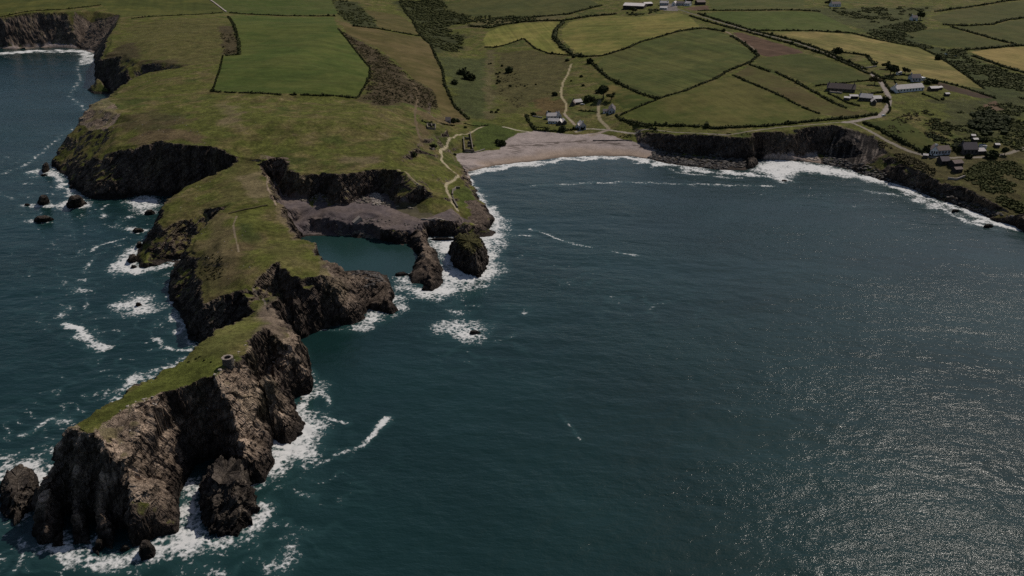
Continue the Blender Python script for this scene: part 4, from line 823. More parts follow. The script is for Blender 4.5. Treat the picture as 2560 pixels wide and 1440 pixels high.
for px, s, lab in [((1135,210),2.2,'small round bush left of the willow thickets in the marsh'),((1152,186),3.4,'long low willow thicket at the left of the marsh'),((1176,199),4.6,'biggest low willow thicket in the marsh'),((1273,181),3.4,'flat willow thicket right of the marsh bush cluster'),
 ((1255,166),1.2,'dark round bush alone above the marsh bush cluster'),((1275,216),.9,'small dark bush right of and below the marsh bush cluster'),((1312,216),.8,'small bush on the brown ground in the middle of the meadow'),((1340,212),.7,'little bush on the meadow nearer the pale track'),
 ((1453,193),1.3,'dark bush right of the pale grassy track'),((1428,203),.8,'small bush close beside the pale grassy track'),((1458,215),1.1,'bush below the dark one right of the pale track'),((1475,158),3.0,'big dark bush where the hedges meet above the pale track'),((1433,144),1.7,'bush on the hedge corner at the head of the pale track'),
 ((1418,153),1.6,'bush just left of the head of the pale track'),((1386,238),2.0,'low dark bush on the left of the pale track'),((1371,284),1.4,'bush behind the white roofed cottages'),((1332,288),1.6,'bush at the upper left corner of the cottage garden'),((1406,328),2.4,'bushy clump between the cottages and the shingle'),
 ((1033,388),1.6,'dark bush on the slope above the quarry rim path'),((1081,368),1.5,'dark gorse bush left of the headland footpath'),((1135,305),2.0,'dark bush beside the little valley ruin'),((1143,304),1.4,'second bush right of the little valley ruin'),((1164,320),1.0,'small bush by the fork of the headland path'),
 ((1182,366),1.0,'bush against the right wall of the ruined cottage row'),((1138,388),.9,'tiny bush at the corner of the beach below the headland path'),((1255,364),2.2,'bushy clump on the grass edge of the shingle'),((1243,357),1.5,'lower clump left of the bushes on the shingle edge'),
 ((1480,250),2.2,'dark bush behind the small house above the beach'),((1468,252),2.6,'broad dark bush right behind the small house'),((1495,232),2.0,'bush on the bank above the small house'),((2420,395),1.6,'bush by the lane below the dark stone house'),((2480,394),2.6,'rounded bush right of the dark stone house'),((2392,378),2.4,'dark bush between the white house and the dark stone house'),((2321,378),2.2,'bush at the left gable of the white house'),
 ((2212,253),2.4,'round green bush at the end of the white roofed farmhouse'),((2318,209),2.2,'dark bush right of the purple roofed house'),((2339,208),2.2,'bush behind the small shed on the right hillside'),((2357,249),1.0,'small dark bush near the lone hut on the right hillside'),((2345,148),2.6,'bush at the tip of the pale pond'),((1455,324),1.5,'low bush in front of the white gable by the beach'),((2095,133),3.0,'bush on the hedge of the small lane side plot')]:
    bush(px, s, lab)
for px in [(1243,186),(1250,183),(1246,193),(1244,203),(1249,205),(1242,210)]: bush(px, 1.0, 'dark bush in the tight cluster in the middle of the marsh', 'cluster of marsh bushes')
for px in [(1222,161),(1227,160)]: bush(px, .9, 'one of two dark bushes side by side at the top of the marsh', 'pair of upper marsh bushes')
for px in [(1229,281),(1241,282),(1246,276)]: bush(px, 1.0, 'one of three dark bushes on the meadow just above the beach', 'three meadow bushes above the beach')
for px in [(500,892),(472,905),(490,898),(510,902),(528,906)]: bush(px, .28, 'tiny dark tussock on the islet grass left of the tower', 'dark tussocks beside the tower')
TREE = {}
def tree(px, s, label, kind):
    x, y, z = hit(*px); r_ = bpy.data.objects.new('tree', None); COL.objects.link(r_); r_.location = (x, y, z-.1); r_.scale = (s, s, s)
    tag(r_, label, 'tree')
    if kind not in TREE:
        n = 9; c = rng.normal(0, 1.25, (n, 3)); c[:, 2] = rng.uniform(1.4, 3.2, n)
        cr = leafy('crown', c, rng.uniform(1.0, 1.8, n), rng.uniform(1.6, 2.6, n), kind, .45, 34, False)
        bm = bmesh.new(); bmesh.ops.create_cone(bm, cap_ends=True, segments=8, radius1=.32, radius2=.14, depth=3, matrix=Matrix.Translation((0, 0, 1.3)))
        for a in range(4):
            M = Matrix.Translation((math.cos(a*1.6)*.5, math.sin(a*1.6)*.5, 2.4)) @ Matrix.Rotation(a*1.6, 4, 'Z') @ Matrix.Rotation(.7, 4, 'Y')
            bmesh.ops.create_cone(bm, cap_ends=True, segments=6, radius1=.13, radius2=.05, depth=1.8, matrix=M)
        me = bpy.data.meshes.new('trunk'); bm.to_mesh(me); bm.free(); me.materials.append(M_BARK); tk = bpy.data.objects.new('trunk', me); COL.objects.link(tk)
        TREE[kind] = (cr.data, tk.data); cr.parent = r_; tk.parent = r_
    else:
        for nme, d in zip(('crown', 'trunk'), TREE[kind]):
            o = bpy.data.objects.new(nme, d); COL.objects.link(o); o.parent = r_
    r_.rotation_euler = (0, 0, rng.uniform(0, 6))
for px, s, lab, m in [((1508,246),2.6,'dark tree behind the dark roofed house',M_DARK),((1528,250),1.6,'smaller tree right behind the dark roofed house',M_LEAF),((2225,189),2.2,'broad dark tree above the long white building',M_DARK),((2235,186),1.8,'dark tree beside the white shed above the long white building',M_DARK),
 ((2186,212),1.7,'brownish bare tree at the road bend by the dark roofed row',M_HEATH),((2262,186),1.5,'tree between the white shed and the purple roofed house',M_LEAF),((2215,172),1.6,'tree at the end of the small lane side plot',M_LEAF),((1582,33),2.0,'tree in front of the big pale roofed barn',M_LEAF),((1722,12),2.4,'dark tree behind the white farmyard house',M_DARK),
 ((2300,50),2.2,'dark tree beside the lone white house at upper right',M_DARK),((2410,376),1.5,'dark tree at the left end of the dark stone house',M_DARK),((2455,365),1.3,'tree behind the flat white box shed',M_DARK),((2511,388),1.2,'small tree on the lawn right of the dark stone house',M_DARK),((2070,14),1.8,'tree left of the far white house at the top',M_LEAF)]: tree(px, s, lab, m)
def scrub(px, n, r0, r1, h, mat, label, keep=-1.0, name='scrub'):
    Q = hits(px); lo, hi = Q.min(0), Q.max(0); A = rng.uniform(lo, hi, (n*6, 2)); A = A[in_poly(A, Q)]
    q = noise2(A[:, 0]/28, A[:, 1]/28, 33.)+.5*noise2(A[:, 0]/9, A[:, 1]/9, 34.); A = A[q > keep][:n]
    if len(A) < 3: return
    R = rng.uniform(r0, r1, len(A))**1.0
    o = leafy(name, np.c_[A, zs(A)-.2], R, R*h*rng.uniform(.7, 1.2, len(A)), mat, .32+.14*r1, 7)
    return tag(o, label, 'scrub', None, 'stuff')
scrub([(995,0),(1100,-3),(1130,30),(1180,40),(1150,58),(1110,68),(1160,90),(1150,130),(1090,131),(1075,105),(1045,82),(1032,50),(1008,25)], 1700, 1.2, 3.8, .8, M_SCRUB, 'dense willow and gorse scrub filling the valley bottom', -.3)
scrub([(1180,40),(1340,44),(1330,54),(1250,64),(1180,68),(1150,60)], 260, 1.5, 3.6, .9, M_SCRUB, 'scrub running right from the valley bottom behind the kidney meadow', -.05)
scrub([(830,0),(890,5),(935,45),(944,66),(884,62),(845,35)], 260, 1.3, 3.2, .8, M_SCRUB, 'dark gorse patch above the olive fields', -.1)
scrub([(850,75),(880,95),(941,124),(988,158),(1035,202),(1086,235),(1095,272),(1050,268),(1000,252),(960,265),(908,246),(922,205),(925,170),(880,118)], 1700, .5, 1.7, .6, M_HEATH, 'brown gorse and bracken on the slope below the big clifftop field', -.35)
scrub([(548,68),(584,68),(597,132),(560,136)], 120, .8, 2.2, .7, M_HEATH, 'bracken patch at the left edge of the big clifftop field', -.05)
scrub([(2160,80),(2290,48),(2318,72),(2262,84),(2308,112),(2415,126),(2420,148),(2560,192),(2560,250),(2470,226),(2402,178),(2340,138),(2298,118),(2200,97)], 1600, 1.1, 3.2, .7, M_SCRUB, 'tangled scrub along the stream valley at upper right', -.2)
scrub([(2030,22),(2330,12),(2300,40),(2200,60),(2060,30)], 300, 1.5, 3.6, .8, M_SCRUB, 'scattered scrub round the far white house at the top', .1)
scrub([(2425,285),(2470,278),(2520,300),(2515,335),(2460,340),(2425,315)], 170, 2.2, 4.2, 1.0, M_DARK, 'dark wood on the right hillside above the sheds', -.5, 'woodland')
scrub([(2300,265),(2480,262),(2560,250),(2560,380),(2500,360),(2440,350),(2390,350),(2330,320)], 900, .6, 2.0, .7, M_SCRUB, 'patchy gorse on the right hillside', -.1)
scrub([(2310,330),(2400,355),(2400,372),(2330,352)], 120, .9, 2.2, .8, M_DARK, 'dark gorse band above the white house', .0)
scrub([(2200,352),(2300,402),(2340,425),(2330,450),(2280,430),(2230,405),(2190,365)], 260, .7, 2.0, .7, M_HEATH, 'brown bracken on the bank below the lane', .0)
scrub([(2400,440),(2450,405),(2560,400),(2560,535),(2480,500)], 900, .6, 2.0, .7, M_SCRUB, 'rough gorse above the right hand cliffs', -.15)
scrub([(1560,334),(1740,337),(1880,342),(1890,350),(1760,350),(1600,350),(1540,345)], 160, .5, 1.3, .8, M_SCRUB, 'gorse fringe along the edge of the coast road cliff', .1)
scrub([(2240,185),(2320,195),(2318,204),(2280,204),(2240,198)], 60, .8, 1.8, .9, M_DARK, 'garden shrubs round the purple roofed house', .0)
scrub([(1560,22),(1640,22),(1650,30),(1590,40),(1555,34)], 70, 1.4, 3, .9, M_LEAF, 'rough bushes in front of the big pale roofed barn', .0)
scrub([(2215,330),(2330,345),(2400,350),(2440,300),(2330,255),(2230,300)], 300, .4, 1.3, .6, M_HEATH, 'low bracken on the slope right of the lane meadow', .0)
scrub([(1240,170),(1330,190),(1400,250),(1330,290),(1250,240)], 200, .4, 1.2, .5, M_HEATH, 'rushes and bracken on the brown part of the meadow', .1)
scrub([(470,630),(555,640),(560,735),(515,740),(500,680)], 110, .3, .8, .8, M_HEATH, 'dark heather tussocks on the left slope of the headland', .1)

# ------------------------------------------------------------------ buildings
def M(name, c, **k): return plain_mat(name, c, **k)
M_WHITE = M('white_render', (.78,.77,.76), lo=.85, hi=1.1, scale=.5); M_GREYW = M('grey_render', (.46,.46,.49), scale=.5); M_STONE = M('dark_stone', (.085,.075,.068), lo=.6, hi=1.5, scale=2.5)
M_PALER = M('pale_slate_roof', (.52,.47,.45), scale=1.2); M_SLATE = M('slate_roof', (.12,.10,.105), lo=.75, hi=1.3, scale=1.5); M_BROWNR = M('brown_slate_roof', (.16,.12,.105), lo=.8, hi=1.25, scale=1.5)
M_TINR = M('pale_sheet_roof', (.62,.57,.54), lo=.85, hi=1.12, scale=.6); M_GLASS = M('window_glass', (.02,.022,.026), rough=.15, bump=0); M_DOOR = M('painted_door', (.10,.07,.05)); M_WOOD = M('dark_boards', (.045,.038,.034), scale=2)
M_RUIN = M('rubble_stone', (.17,.145,.115), lo=.55, hi=1.4, scale=2.0); M_TOWER = M('tower_stone', (.10,.085,.072), lo=.5, hi=1.5, scale=2.2, bump=.12); M_COPE = M('pale_coping_stone', (.34,.29,.25), lo=.75, hi=1.25, scale=2)
def box(bm, x0, x1, y0, y1, z0, z1):
    v = [bm.verts.new(p) for p in ((x0,y0,z0),(x1,y0,z0),(x1,y1,z0),(x0,y1,z0),(x0,y0,z1),(x1,y0,z1),(x1,y1,z1),(x0,y1,z1))]
    for f in ((0,3,2,1),(4,5,6,7),(0,1,5,4),(1,2,6,5),(2,3,7,6),(3,0,4,7)): bm.faces.new([v[i] for i in f])
def bobj(name, bm, mat, parent):
    bmesh.ops.recalc_face_normals(bm, faces=bm.faces[:]); me = bpy.data.meshes.new(name); bm.to_mesh(me); bm.free(); me.materials.append(mat)
    o = bpy.data.objects.new(name, me); COL.objects.link(o); o.parent = parent; return o
def prism(bm, prof, t0, t1, along_x):                        # closed profile (u,z) extruded from t0 to t1
    A = [bm.verts.new((t0, u, z) if along_x else (u, t0, z)) for u, z in prof]; B = [bm.verts.new((t1, u, z) if along_x else (u, t1, z)) for u, z in prof]
    n = len(prof); bm.faces.new(A); bm.faces.new(B[::-1])
    for i in range(n): bm.faces.new((A[i], B[i], B[(i+1) % n], A[(i+1) % n]))
def gable(name, root, L, D, wh, rh, wall, roof, ridge='x', win=3, chim=0, door=True, flat=False, wmat=None):
    """front wall on y=0 facing -y; the roof ridge runs along x or along y"""
    bm = bmesh.new()
    if flat: box(bm, 0, L, 0, D, -2, wh)
    elif ridge == 'x': prism(bm, [(0,-2),(D,-2),(D,wh),(D/2,wh+rh),(0,wh)], 0, L, True)
    else: prism(bm, [(0,-2),(L,-2),(L,wh),(L/2,wh+rh),(0,wh)], 0, D, False)
    bobj('wall', bm, wall, root)
    bm = bmesh.new(); t = .22; e = .35
    if flat: box(bm, -.25, L+.25, -.25, D+.25, wh+.003, wh+.25)
    else:
        S, T = (D, L) if ridge == 'x' else (L, D); k = rh/(S/2); h = .01
        prism(bm, [(-e, wh-e*k+h), (S/2, wh+rh+h), (S+e, wh-e*k+h), (S+e, wh-e*k+h+t), (S/2, wh+rh+h+t), (-e, wh-e*k+h+t)], -.3, T+.3, ridge == 'x')
    rf = bobj('roof', bm, roof, root)
    for c in range(chim):
        bm = bmesh.new(); f = (.06, .94, .5)[c]; z = wh+rh
        cx, cy = (L*f, D/2) if ridge == 'x' else (L/2, D*f)
        box(bm, cx-.45, cx+.45, cy-.4, cy+.4, z-.6, z+1.3); box(bm, cx-.55, cx+.55, cy-.5, cy+.5, z+1.3, z+1.5)
        box(bm, cx-.2, cx+.2, cy-.2, cy+.2, z+1.5, z+1.9); bobj('chimney', bm, wall, rf)
    for i in range(win):
        bm = bmesh.new(); cx = L*(i+.5+(0 if not door else .0))/win; w = min(.65, L/win*.3)
        box(bm, cx-w, cx+w, -.04, .05, wh*.36, wh*.80); bobj('window', bm, wmat or M_GLASS, root)
    if door:
        bm = bmesh.new(); cx = L*(.5 if win % 2 == 0 else (1/max(win, 1) if win > 1 else .8)); box(bm, cx-.45, cx+.45, -.05, .05, -.3, min(2.05, wh*.85)); bobj('door', bm, M_DOOR, root)
def house(p1, p2, D, wh, rh, wall, roof, label, cat='house', name='house', ridge='x', win=3, chim=0, door=True, flat=False, yaw=None):
    a = hit(*p1); b = hit(*p2); L = math.hypot(b[0]-a[0], b[1]-a[1]); r_ = bpy.data.objects.new(name, None); COL.objects.link(r_)
    dx, dy = b[0]-a[0], b[1]-a[1]
    if abs(dy) > .8*abs(dx) and yaw is None:                # far away a pixel of slope is many metres: keep the wall facing the bay
        th = math.atan2(a[0], a[1]); yw = -th; L = (p2[0]-p1[0])/F_PX*math.hypot(a[0], a[1], CAM_H-a[2])
    else: yw = math.atan2(dy, dx) if yaw is None else yaw
    r_.location = (a[0], a[1], min(a[2], b[2])); r_.rotation_euler = (0, 0, yw)
    gable(name, r_, L, D, wh, rh, wall, roof, ridge, win, chim, door, flat)
    return tag(r_, label, cat)
HS = [
 ((1367,299),(1400,298),7,3.6,2.6,M_GREYW,M_PALER,'long pale roofed cottage row, the rear one by the beach','cottage','cottage','x',4,2),
 ((1394,299),(1404,298),9,3.8,2.8,M_GREYW,M_PALER,'grey gabled end house joined to the rear cottage row','cottage','cottage','y',1,0),
 ((1370,309),(1396,309),6,2.8,2.2,M_WHITE,M_TINR,'white roofed low cottage in front of the rear cottage row','cottage','cottage','x',3,0),
 ((1393,313),(1404,313),9,2.8,2.2,M_STONE,M_TINR,'left of two pale gabled wings in the front cottage group','cottage','cottage_wing','y',1,0),
 ((1407,312),(1417,311),9,2.8,2.2,M_STONE,M_TINR,'right of two pale gabled wings in the front cottage group','cottage','cottage_wing','y',1,0),
 ((1449,325),(1465,324),11,4.2,3.2,M_GREYW,M_PALER,'house with a pale gable end nearest the shingle beach','house','house','y',2,1),
 ((1438,323),(1449,324.5),10,3.0,2.4,M_GREYW,M_PALER,'lower pale roofed wing left of the gable house by the beach','house','house','y',1,0),
 ((1437,263),(1456,259),7,3.0,2.4,M_STONE,M_PALER,'small house with a pinkish pale roof beside the hillside track','house','house','x',3,1),
 ((1426,265),(1437,265),9,3.0,2.4,M_STONE,M_BROWNR,'brown gabled wing left of the small pinkish roofed house','house','house','y',1,0),
 ((1521,286),(1537,286),18,4.2,3.4,M_GREYW,M_SLATE,'long dark roofed house with a pale grey gable end','house','house','y',2,1),
 ((1507,284),(1520,287),6,2.6,1.6,M_WHITE,M_SLATE,'low white porch building left of the dark roofed house','outbuilding','outbuilding','x',1,0),
 ((2066,228),(2137,232),10,3.6,4.2,M_STONE,M_BROWNR,'long dark roofed row of houses above the coast road','house','terraced_row','x',7,2),
 ((2109,250),(2124,251),5,2.4,.9,M_STONE,M_TINR,'small pale roofed shed at the left end of the white roofed farmhouse','shed','shed','x',1,0),
 ((2124,247),(2145,247),5,2.6,1.2,M_STONE,M_TINR,'low pale roofed outbuilding joined to the white roofed farmhouse','outbuilding','outbuilding','x',2,0),
 ((2146,252),(2178,254),9,3.6,3.2,M_STONE,M_PALER,'white roofed dark stone farmhouse below the long dark roofed row','farmhouse','farmhouse','x',4,1),
 ((2178,262),(2190,263),8,3.0,2.4,M_STONE,M_PALER,'gabled front wing of the white roofed farmhouse','farmhouse','farmhouse_wing','y',1,0),
 ((2184,255),(2204,254),7,3.2,2.2,M_STONE,M_TINR,'bright roofed right hand wing of the farmhouse at the road bend','farmhouse','farmhouse_wing','x',2,0),
 ((2241,233),(2309,226),9,3.8,3.4,M_WHITE,M_PALER,'long white building with a row of windows at the road bend','house','long_house','x',9,1),
 ((2279,205),(2302,205),9,4.4,3.2,M_GREYW,M_SLATE,'grey house with a purple slate roof behind the long white building','house','house','x',3,1),
 ((2300,202),(2312,201),5,3.0,.6,M_WHITE,M_WHITE,'white flat roofed extension on the purple roofed house','extension','extension','x',1,0,True,True),
 ((2241,187),(2254,187),5,2.6,1.0,M_WHITE,M_TINR,'white shed beside the dark trees above the long white building','shed','shed','x',1,0),
 ((2327,228),(2346,227),6,2.8,1.6,M_WOOD,M_TINR,'dark walled shed with a pale roof right of the long white building','shed','shed','x',2,0),
 ((2347,225),(2356,224),4,2.4,1.0,M_WOOD,M_TINR,'little hut next to the dark walled shed','shed','shed','x',1,0),
 ((2364,241),(2374,240),3.5,2.4,.9,M_WOOD,M_TINR,'lone small hut on the right hillside','shed','shed','x',1,0),
 ((2325,389),(2343,389.5),9,5.0,3.4,M_WHITE,M_BROWNR,'white gabled house at the end of the lane','house','house','y',3,1),
 ((2344,389),(2375,386),8,4.2,2.8,M_GREYW,M_BROWNR,'brown roofed main range joined to the white gabled house','house','house','x',4,1),
 ((2407,387),(2443,387),10,4.6,4.6,M_STONE,M_SLATE,'big dark stone house with a steep roof by the lane','house','house','x',4,1),
 ((2444,387),(2463,385),7,3.0,1.8,M_STONE,M_PALER,'low extension right of the big dark stone house','extension','extension','x',2,0),
 ((2451,372),(2466,372),5,2.6,.4,M_WHITE,M_TINR,'flat white box shed behind the big dark stone house','shed','shed','x',1,0,False,True),
 ((2384,421),(2407,418),7,4.0,1.8,M_WOOD,M_BROWNR,'upper brown roofed part of the dark house above the sea cliff','house','house','x',2,0),
 ((2388,433),(2406,430),5,3.0,1.2,M_WOOD,M_BROWNR,'lower brown roofed part of the dark house above the sea cliff','house','house','x',2,0),
 ((2353,413),(2374,411),8,3.4,2.6,M_WOOD,M_SLATE,'dark shaded wing left of the house above the sea cliff','house','house','x',2,0),
 ((2428,346),(2438,346),4,2.4,.8,M_WOOD,M_TINR,'shed uppermost on the hillside behind the dark stone house','shed','shed','x',0,0),
 ((2434,356),(2446,355),4,2.4,.8,M_WOOD,M_TINR,'pale roofed shed just below the uppermost hillside shed','shed','shed','x',0,0),
 ((2488,369),(2499,369),4,2.4,.8,M_WOOD,M_TINR,'small shed on the grass right of the dark stone house','shed','shed','x',0,0),
 ((2307,395),(2319,396),4,2.4,.9,M_STONE,M_PALER,'small stone shed beside the lane left of the white house','shed','shed','x',1,0),
 ((1557,24),(1609,22),26,7,3.6,M_WOOD,M_TINR,'huge pale roofed barn at the top farm','barn','barn','x',0,0),
 ((1613,17),(1632,15),14,5,2.0,M_WOOD,M_TINR,'pale roofed lean-to right of the huge barn','barn','barn','x',0,0),
 ((1649,14),(1671,13),9,4.6,3.2,M_GREYW,M_PALER,'grey farmhouse left of the farmyard','farmhouse','farmhouse','x',4,2),
 ((1649,24),(1667,24),9,3.0,2.2,M_GREYW,M_TINR,'pale roofed cottage in front of the grey farmhouse','cottage','cottage','x',3,0),
 ((1679,15),(1688,15),16,4.6,3.0,M_WHITE,M_PALER,'white gabled barn end in the middle of the farmyard','barn','barn','y',1,0),
 ((1690,14),(1709,14),9,4.2,2.6,M_GREYW,M_SLATE,'dull grey range right of the white gabled barn end','outbuilding','outbuilding','x',3,0),
 ((1710,15),(1724,15),9,4.8,3.0,M_WHITE,M_PALER,'white farmyard house beside the small brown plot','house','house','x',3,1),
 ((1743,13),(1764,12),16,5.0,2.6,M_WOOD,M_BROWNR,'dark barn at the right end of the farmyard','barn','barn','x',0,0),
 ((2080,17),(2102,17),9,4.8,3.0,M_WHITE,M_SLATE,'far white house among scrub at the very top','house','house','x',4,1),
 ((2281,52),(2294,52),8,4.6,3.0,M_WHITE,M_SLATE,'lone white house beside a dark tree at upper right','house','house','x',3,1),
 ((1114,303),(1126,304),6,3.2,2.6,M_GREYW,M_SLATE,'small slate roofed cottage at the foot of the scrubby slope','cottage','cottage','x',1,0)]
for h in HS: house(*h)
# walls, ruins
def wall_run(px, w, h, name, label, mat=None, cat='wall', parent=None, step=1.2):
    Q = hits(px); A = along(Q, step); A = np.vstack([A, Q[-1:]]); z = zs(A); d = np.gradient(A, axis=0); d /= np.hypot(d[:, 0], d[:, 1])[:, None]+1e-6; nrm = np.stack([-d[:, 1], d[:, 0]], 1)
    top = h*(1+.22*noise2(A[:, 0]/2.3, A[:, 1]/2.3, 71.)); n = len(A); P = []
    for s, zz in ((-1, z-.5), (-1, z+top), (1, z+top), (1, z-.5)): P.append(np.c_[A+nrm*s*w*.5*(1 if zz is not None else 1), zz])
    P = np.stack(P, 1).reshape(-1, 3); F = []
    for i in range(n-1):
        for j in range(3): F.append((i*4+j, i*4+j+1, (i+1)*4+j+1, (i+1)*4+j))
    F += [(0, 3, 2, 1), ((n-1)*4, (n-1)*4+1, (n-1)*4+2, (n-1)*4+3)]
    o = raw_mesh(name, P, np.array(F), mat or M_RUIN, parent)
    return o if parent else tag(o, label, cat, None, 'thing')
def ruin(runs, label, w=.7, h=2.2):
    c = hit(*runs[0][0]); r_ = bpy.data.objects.new('ruined_building', None); COL.objects.link(r_); tag(r_, label, 'ruin')
    for px in runs: wall_run(px, w, h, 'wall', None, None, None, r_)
ruin([[(1158,347),(1160,362),(1162,380)],[(1175,334),(1178,352),(1182,376)],[(1162,348.5),(1173,348.5)],[(1169,359),(1176,359)],[(1168.5,367),(1176,367)],[(1162,380),(1186,381)]], 'roofless ruined row of cottages in long parallel walls above the beach', .8, 2.4)
ruin([[(1068,315),(1070,323),(1088,325),(1089,315),(1068,314)],[(1079,314),(1080,319)]], 'small roofless stone cottage low on the brown slope', .8, 2.2)
ruin([[(1131,489),(1132,480),(1139,471),(1150,471)],[(1131,493),(1137,508),(1144,520)]], 'tumbled ruin walls inside the bend of the headland path', .9, 1.6)
ruin([[(1074,372),(1080,375),(1087,373)]], 'curved fragment of dark wall on the grass left of the headland path', .8, 1.6)
wall_run([(1053,549),(1070,551),(1090,548),(1110,553)], .7, 1.0, 'stone_wall', 'pale low wall along the path above the lagoon promontory', M_COPE)
wall_run([(1042,461),(1050,467),(1063,480)], .6, 1.0, 'stone_wall', 'pale low wall down the right end of the quarry rim', M_COPE)
wall_run([(525,0),(545,14),(566,30)], 2.6, 1.2, 'stone_wall', 'pale stone bank between the two far left fields', M_COPE)
wall_run([(2153,171),(2170,170),(2192,167)], .8, 1.4, 'stone_wall', 'pale straight wall above the road bend houses', M_COPE)
wall_run([(1164,380),(1190,381),(1212,374)], .7, .9, 'stone_wall', 'low sea wall at the top of the shingle below the ruined row', M_COPE)
wall_run([(1482,352),(1520,352),(1560,351),(1580,353)], .5, .8, 'sea_wall', 'thin dark sea wall across the right end of the shingle', M_STONE)
wall_run([(2369,448),(2390,450),(2412,443)], .7, 1.6, 'terrace_wall', 'pale terrace wall in front of the dark house above the sea cliff', M_COPE)
wall_run([(2074,231),(2086,232),(2105,234)], 1.2, 1.3, 'terrace_wall', 'pale terrace wall in front of the long dark roofed row', M_COPE)
wall_run([(1332,292),(1356,295)], .6, 1.2, 'garden_wall', 'pale garden wall left of the rear cottage row', M_COPE)
# old slate ramp on the quarry floor
a = hit(884, 565); b = hit(904, 547); r_ = bpy.data.objects.new('slate_ramp', None)
bm = bmesh.new(); L = math.hypot(b[0]-a[0], b[1]-a[1]); box(bm, 0, L, -1.6, 1.6, -2, .8); o = bobj('slipway', bm, M_COPE, None); bpy.data.objects.remove(r_)
o.location = (a[0], a[1], (a[2]+b[2])/2+.2); o.rotation_euler = (0, -math.atan2(b[2]-a[2], L), math.atan2(b[1]-a[1], b[0]-a[0])); tag(o, 'pale straight stone slipway on the quarry floor beside the lagoon', 'slipway')
def stones(px, n, r0, r1, mat, label, name='boulders'):
    Q = hits(px); A = rng.uniform(Q.min(0), Q.max(0), (n*8, 2)); A = A[in_poly(A, Q)][:n]; R = rng.uniform(r0, r1, len(A))
    P = (IC1_V[None]*(1+.3*rng.standard_normal((len(A), len(IC1_V), 1)))*R[:, None, None]*np.array([1.3, 1, .7])+np.c_[A, zs(A)+R*.2][:, None]).reshape(-1, 3)
    F = (IC1_F[None]+(np.arange(len(A))*len(IC1_V))[:, None, None]).reshape(-1, 3)
    return tag(raw_mesh(name, P, F, mat), label, 'boulders', None, 'stuff')
stones([(922,482),(948,484),(958,500),(948,515),(935,512),(926,498)], 170, .3, 1.0, M_COPE, 'fan of pale fallen slate blocks under the quarry back wall', 'scree')
stones([(1640,372),(1740,392),(1880,400),(1886,418),(1800,424),(1690,410),(1620,396)], 700, .4, 1.5, M_STONE, 'dark boulder shore below the coast road cliff')
stones([(2060,390),(2200,432),(2300,462),(2440,512),(2540,548),(2540,558),(2430,524),(2290,472),(2190,444),(2060,408)], 700, .4, 1.5, M_STONE, 'dark boulder shore under the right hand cliffs')
stones([(2012,386),(2044,385),(2048,404),(2014,398)], 90, .4, 1.1, M_COPE, 'pale boulders spilling into the small cove beach')
wall_run([(572,534),(610,524),(645,517),(668,513)], 1.6, .4, 'earth_bank', 'low dark earth bank crossing the headland from the gully to the quarry edge', M_HEATH, 'bank')
stones([(705,488),(752,490),(800,480),(835,508),(905,486),(985,510),(1040,507),(1043,522),(900,508),(760,505)], 150, .3, 1.2, M_RUIN, 'fallen blocks along the foot of the quarry walls')
stones([(770,540),(840,545),(940,545),(1040,560),(1040,572),(900,580),(780,575)], 90, .2, .7, M_RUIN, 'loose slate blocks over the lower quarry floor')
stones([(330,300),(500,290),(620,560),(640,680),(560,730),(480,640),(430,560),(300,400),(250,330)], 90, .15, .42, M_COPE, 'pale stones scattered over the rough headland grass', 'loose_stones')
stones([(300,1020),(470,975),(560,925),(640,900),(690,870),(640,1080),(480,1060),(300,1120)], 160, .15, .6, M_COPE, 'pale lichened stones on the bare slope of the tower islet', 'loose_stones')
stones([(838,583),(890,574),(945,585),(940,598),(880,587),(838,590)], 160, .3, 1.0, M_RUIN, 'rubble along the far bank of the lagoon')
stones([(875,680),(950,688),(970,715),(930,735),(890,710)], 130, .3, 1.2, M_STONE, 'broken rocks on the shelf at the lagoon mouth')
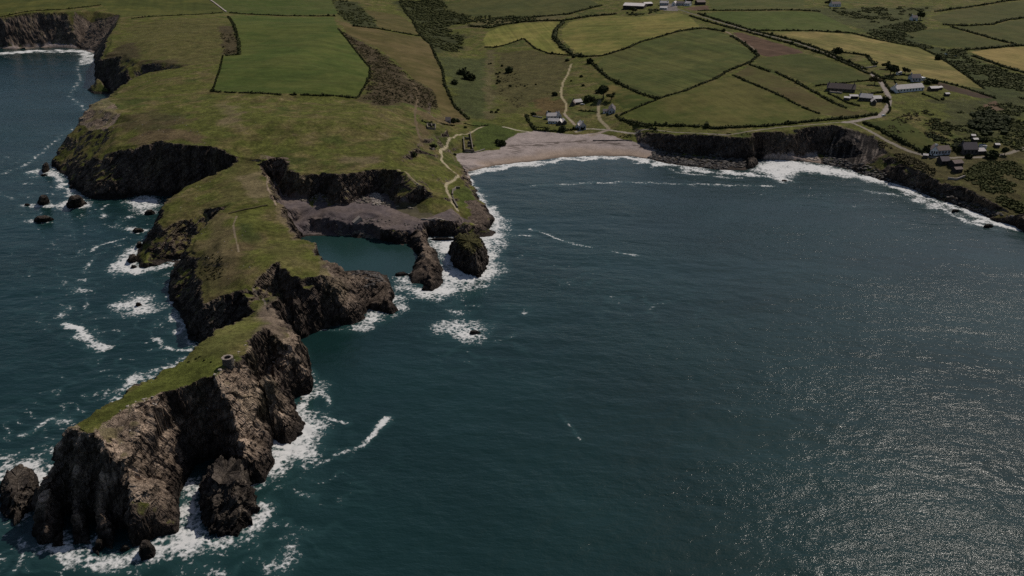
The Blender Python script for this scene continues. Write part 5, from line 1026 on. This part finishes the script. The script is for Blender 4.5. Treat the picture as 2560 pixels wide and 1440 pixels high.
# ------------------------------------------------------------------ round tower on the islet
x, y, z = hit(571, 909); tw = bpy.data.objects.new('round_tower', None); COL.objects.link(tw); tw.location = (x, y, z)
tag(tw, 'small round roofless stone tower with a pale rim on the islet crest', 'tower')
def tube(r0, r1, ri0, ri1, z0, z1, n=40, m=10, j=.05):
    P = []; F = []
    for i in range(m+1):
        t = i/m
        for k in range(n):
            a = 2*math.pi*k/n; r = r0+(r1-r0)*t+rng.normal(0, j); P.append((r*math.cos(a), r*math.sin(a), z0+(z1-z0)*t))
    for i in range(m+1):
        t = 1-i/m
        for k in range(n):
            a = 2*math.pi*k/n; r = ri0+(ri1-ri0)*t+rng.normal(0, j*.6); P.append((r*math.cos(a), r*math.sin(a), z0+(z1-z0)*t))
    R = 2*(m+1)
    for i in range(R):
        for k in range(n): F.append((i*n+k, i*n+(k+1) % n, ((i+1) % R)*n+(k+1) % n, ((i+1) % R)*n+k))
    return np.array(P), np.array(F)
P, F = tube(2.3, 2.1, 1.4, 1.45, -1.5, 2.7); raw_mesh('wall', P, F, M_TOWER, tw)
P, F = tube(2.24, 2.22, 1.42, 1.46, 2.703, 3.0, 40, 2, .09); raw_mesh('coping', P, F, M('weathered_coping', (.24,.20,.17), lo=.6, hi=1.4, scale=2.5), tw)
bm = bmesh.new(); box(bm, -.4, .4, -2.36, -2.0, -.2, 1.6); bobj('doorway', bm, M_GLASS, tw).rotation_euler = (0, 0, 2.4)
# ------------------------------------------------------------------ cars
def car(px, yaw, colr, label):
    x, y, z = hit(*px); r_ = bpy.data.objects.new('car', None); COL.objects.link(r_); r_.location = (x, y, z); r_.rotation_euler = (0, 0, yaw); tag(r_, label, 'car')
    bm = bmesh.new(); prism(bm, [(-2.1,.35),(2.1,.35),(2.15,.75),(1.2,.92),(.6,1.42),(-1.5,1.45),(-2.05,.95)], -.85, .85, False)
    me = bobj('body', bm, plain_mat('car_paint', colr, rough=.3, bump=0), r_)
    bm = bmesh.new(); prism(bm, [(1.12,.96),(.58,1.36),(-1.4,1.38),(-1.85,.98)], -.87, .87, False); bobj('window', bm, M_GLASS, r_)
    for wx in (-1.3, 1.3):
        for wy in (-.8, .8):
            bm = bmesh.new(); bmesh.ops.create_cone(bm, cap_ends=True, segments=14, radius1=.33, radius2=.33, depth=.22, matrix=Matrix.Translation((wx, wy, .33)) @ Matrix.Rotation(math.pi/2, 4, 'X')); bobj('wheel', bm, M_WOOD, r_)
car((2209,290), .35, (.7,.7,.7), 'white car on the coast road just below the bend')
car((1456,262), .1, (.65,.65,.66), 'small white car parked at the end of the pinkish roofed house')
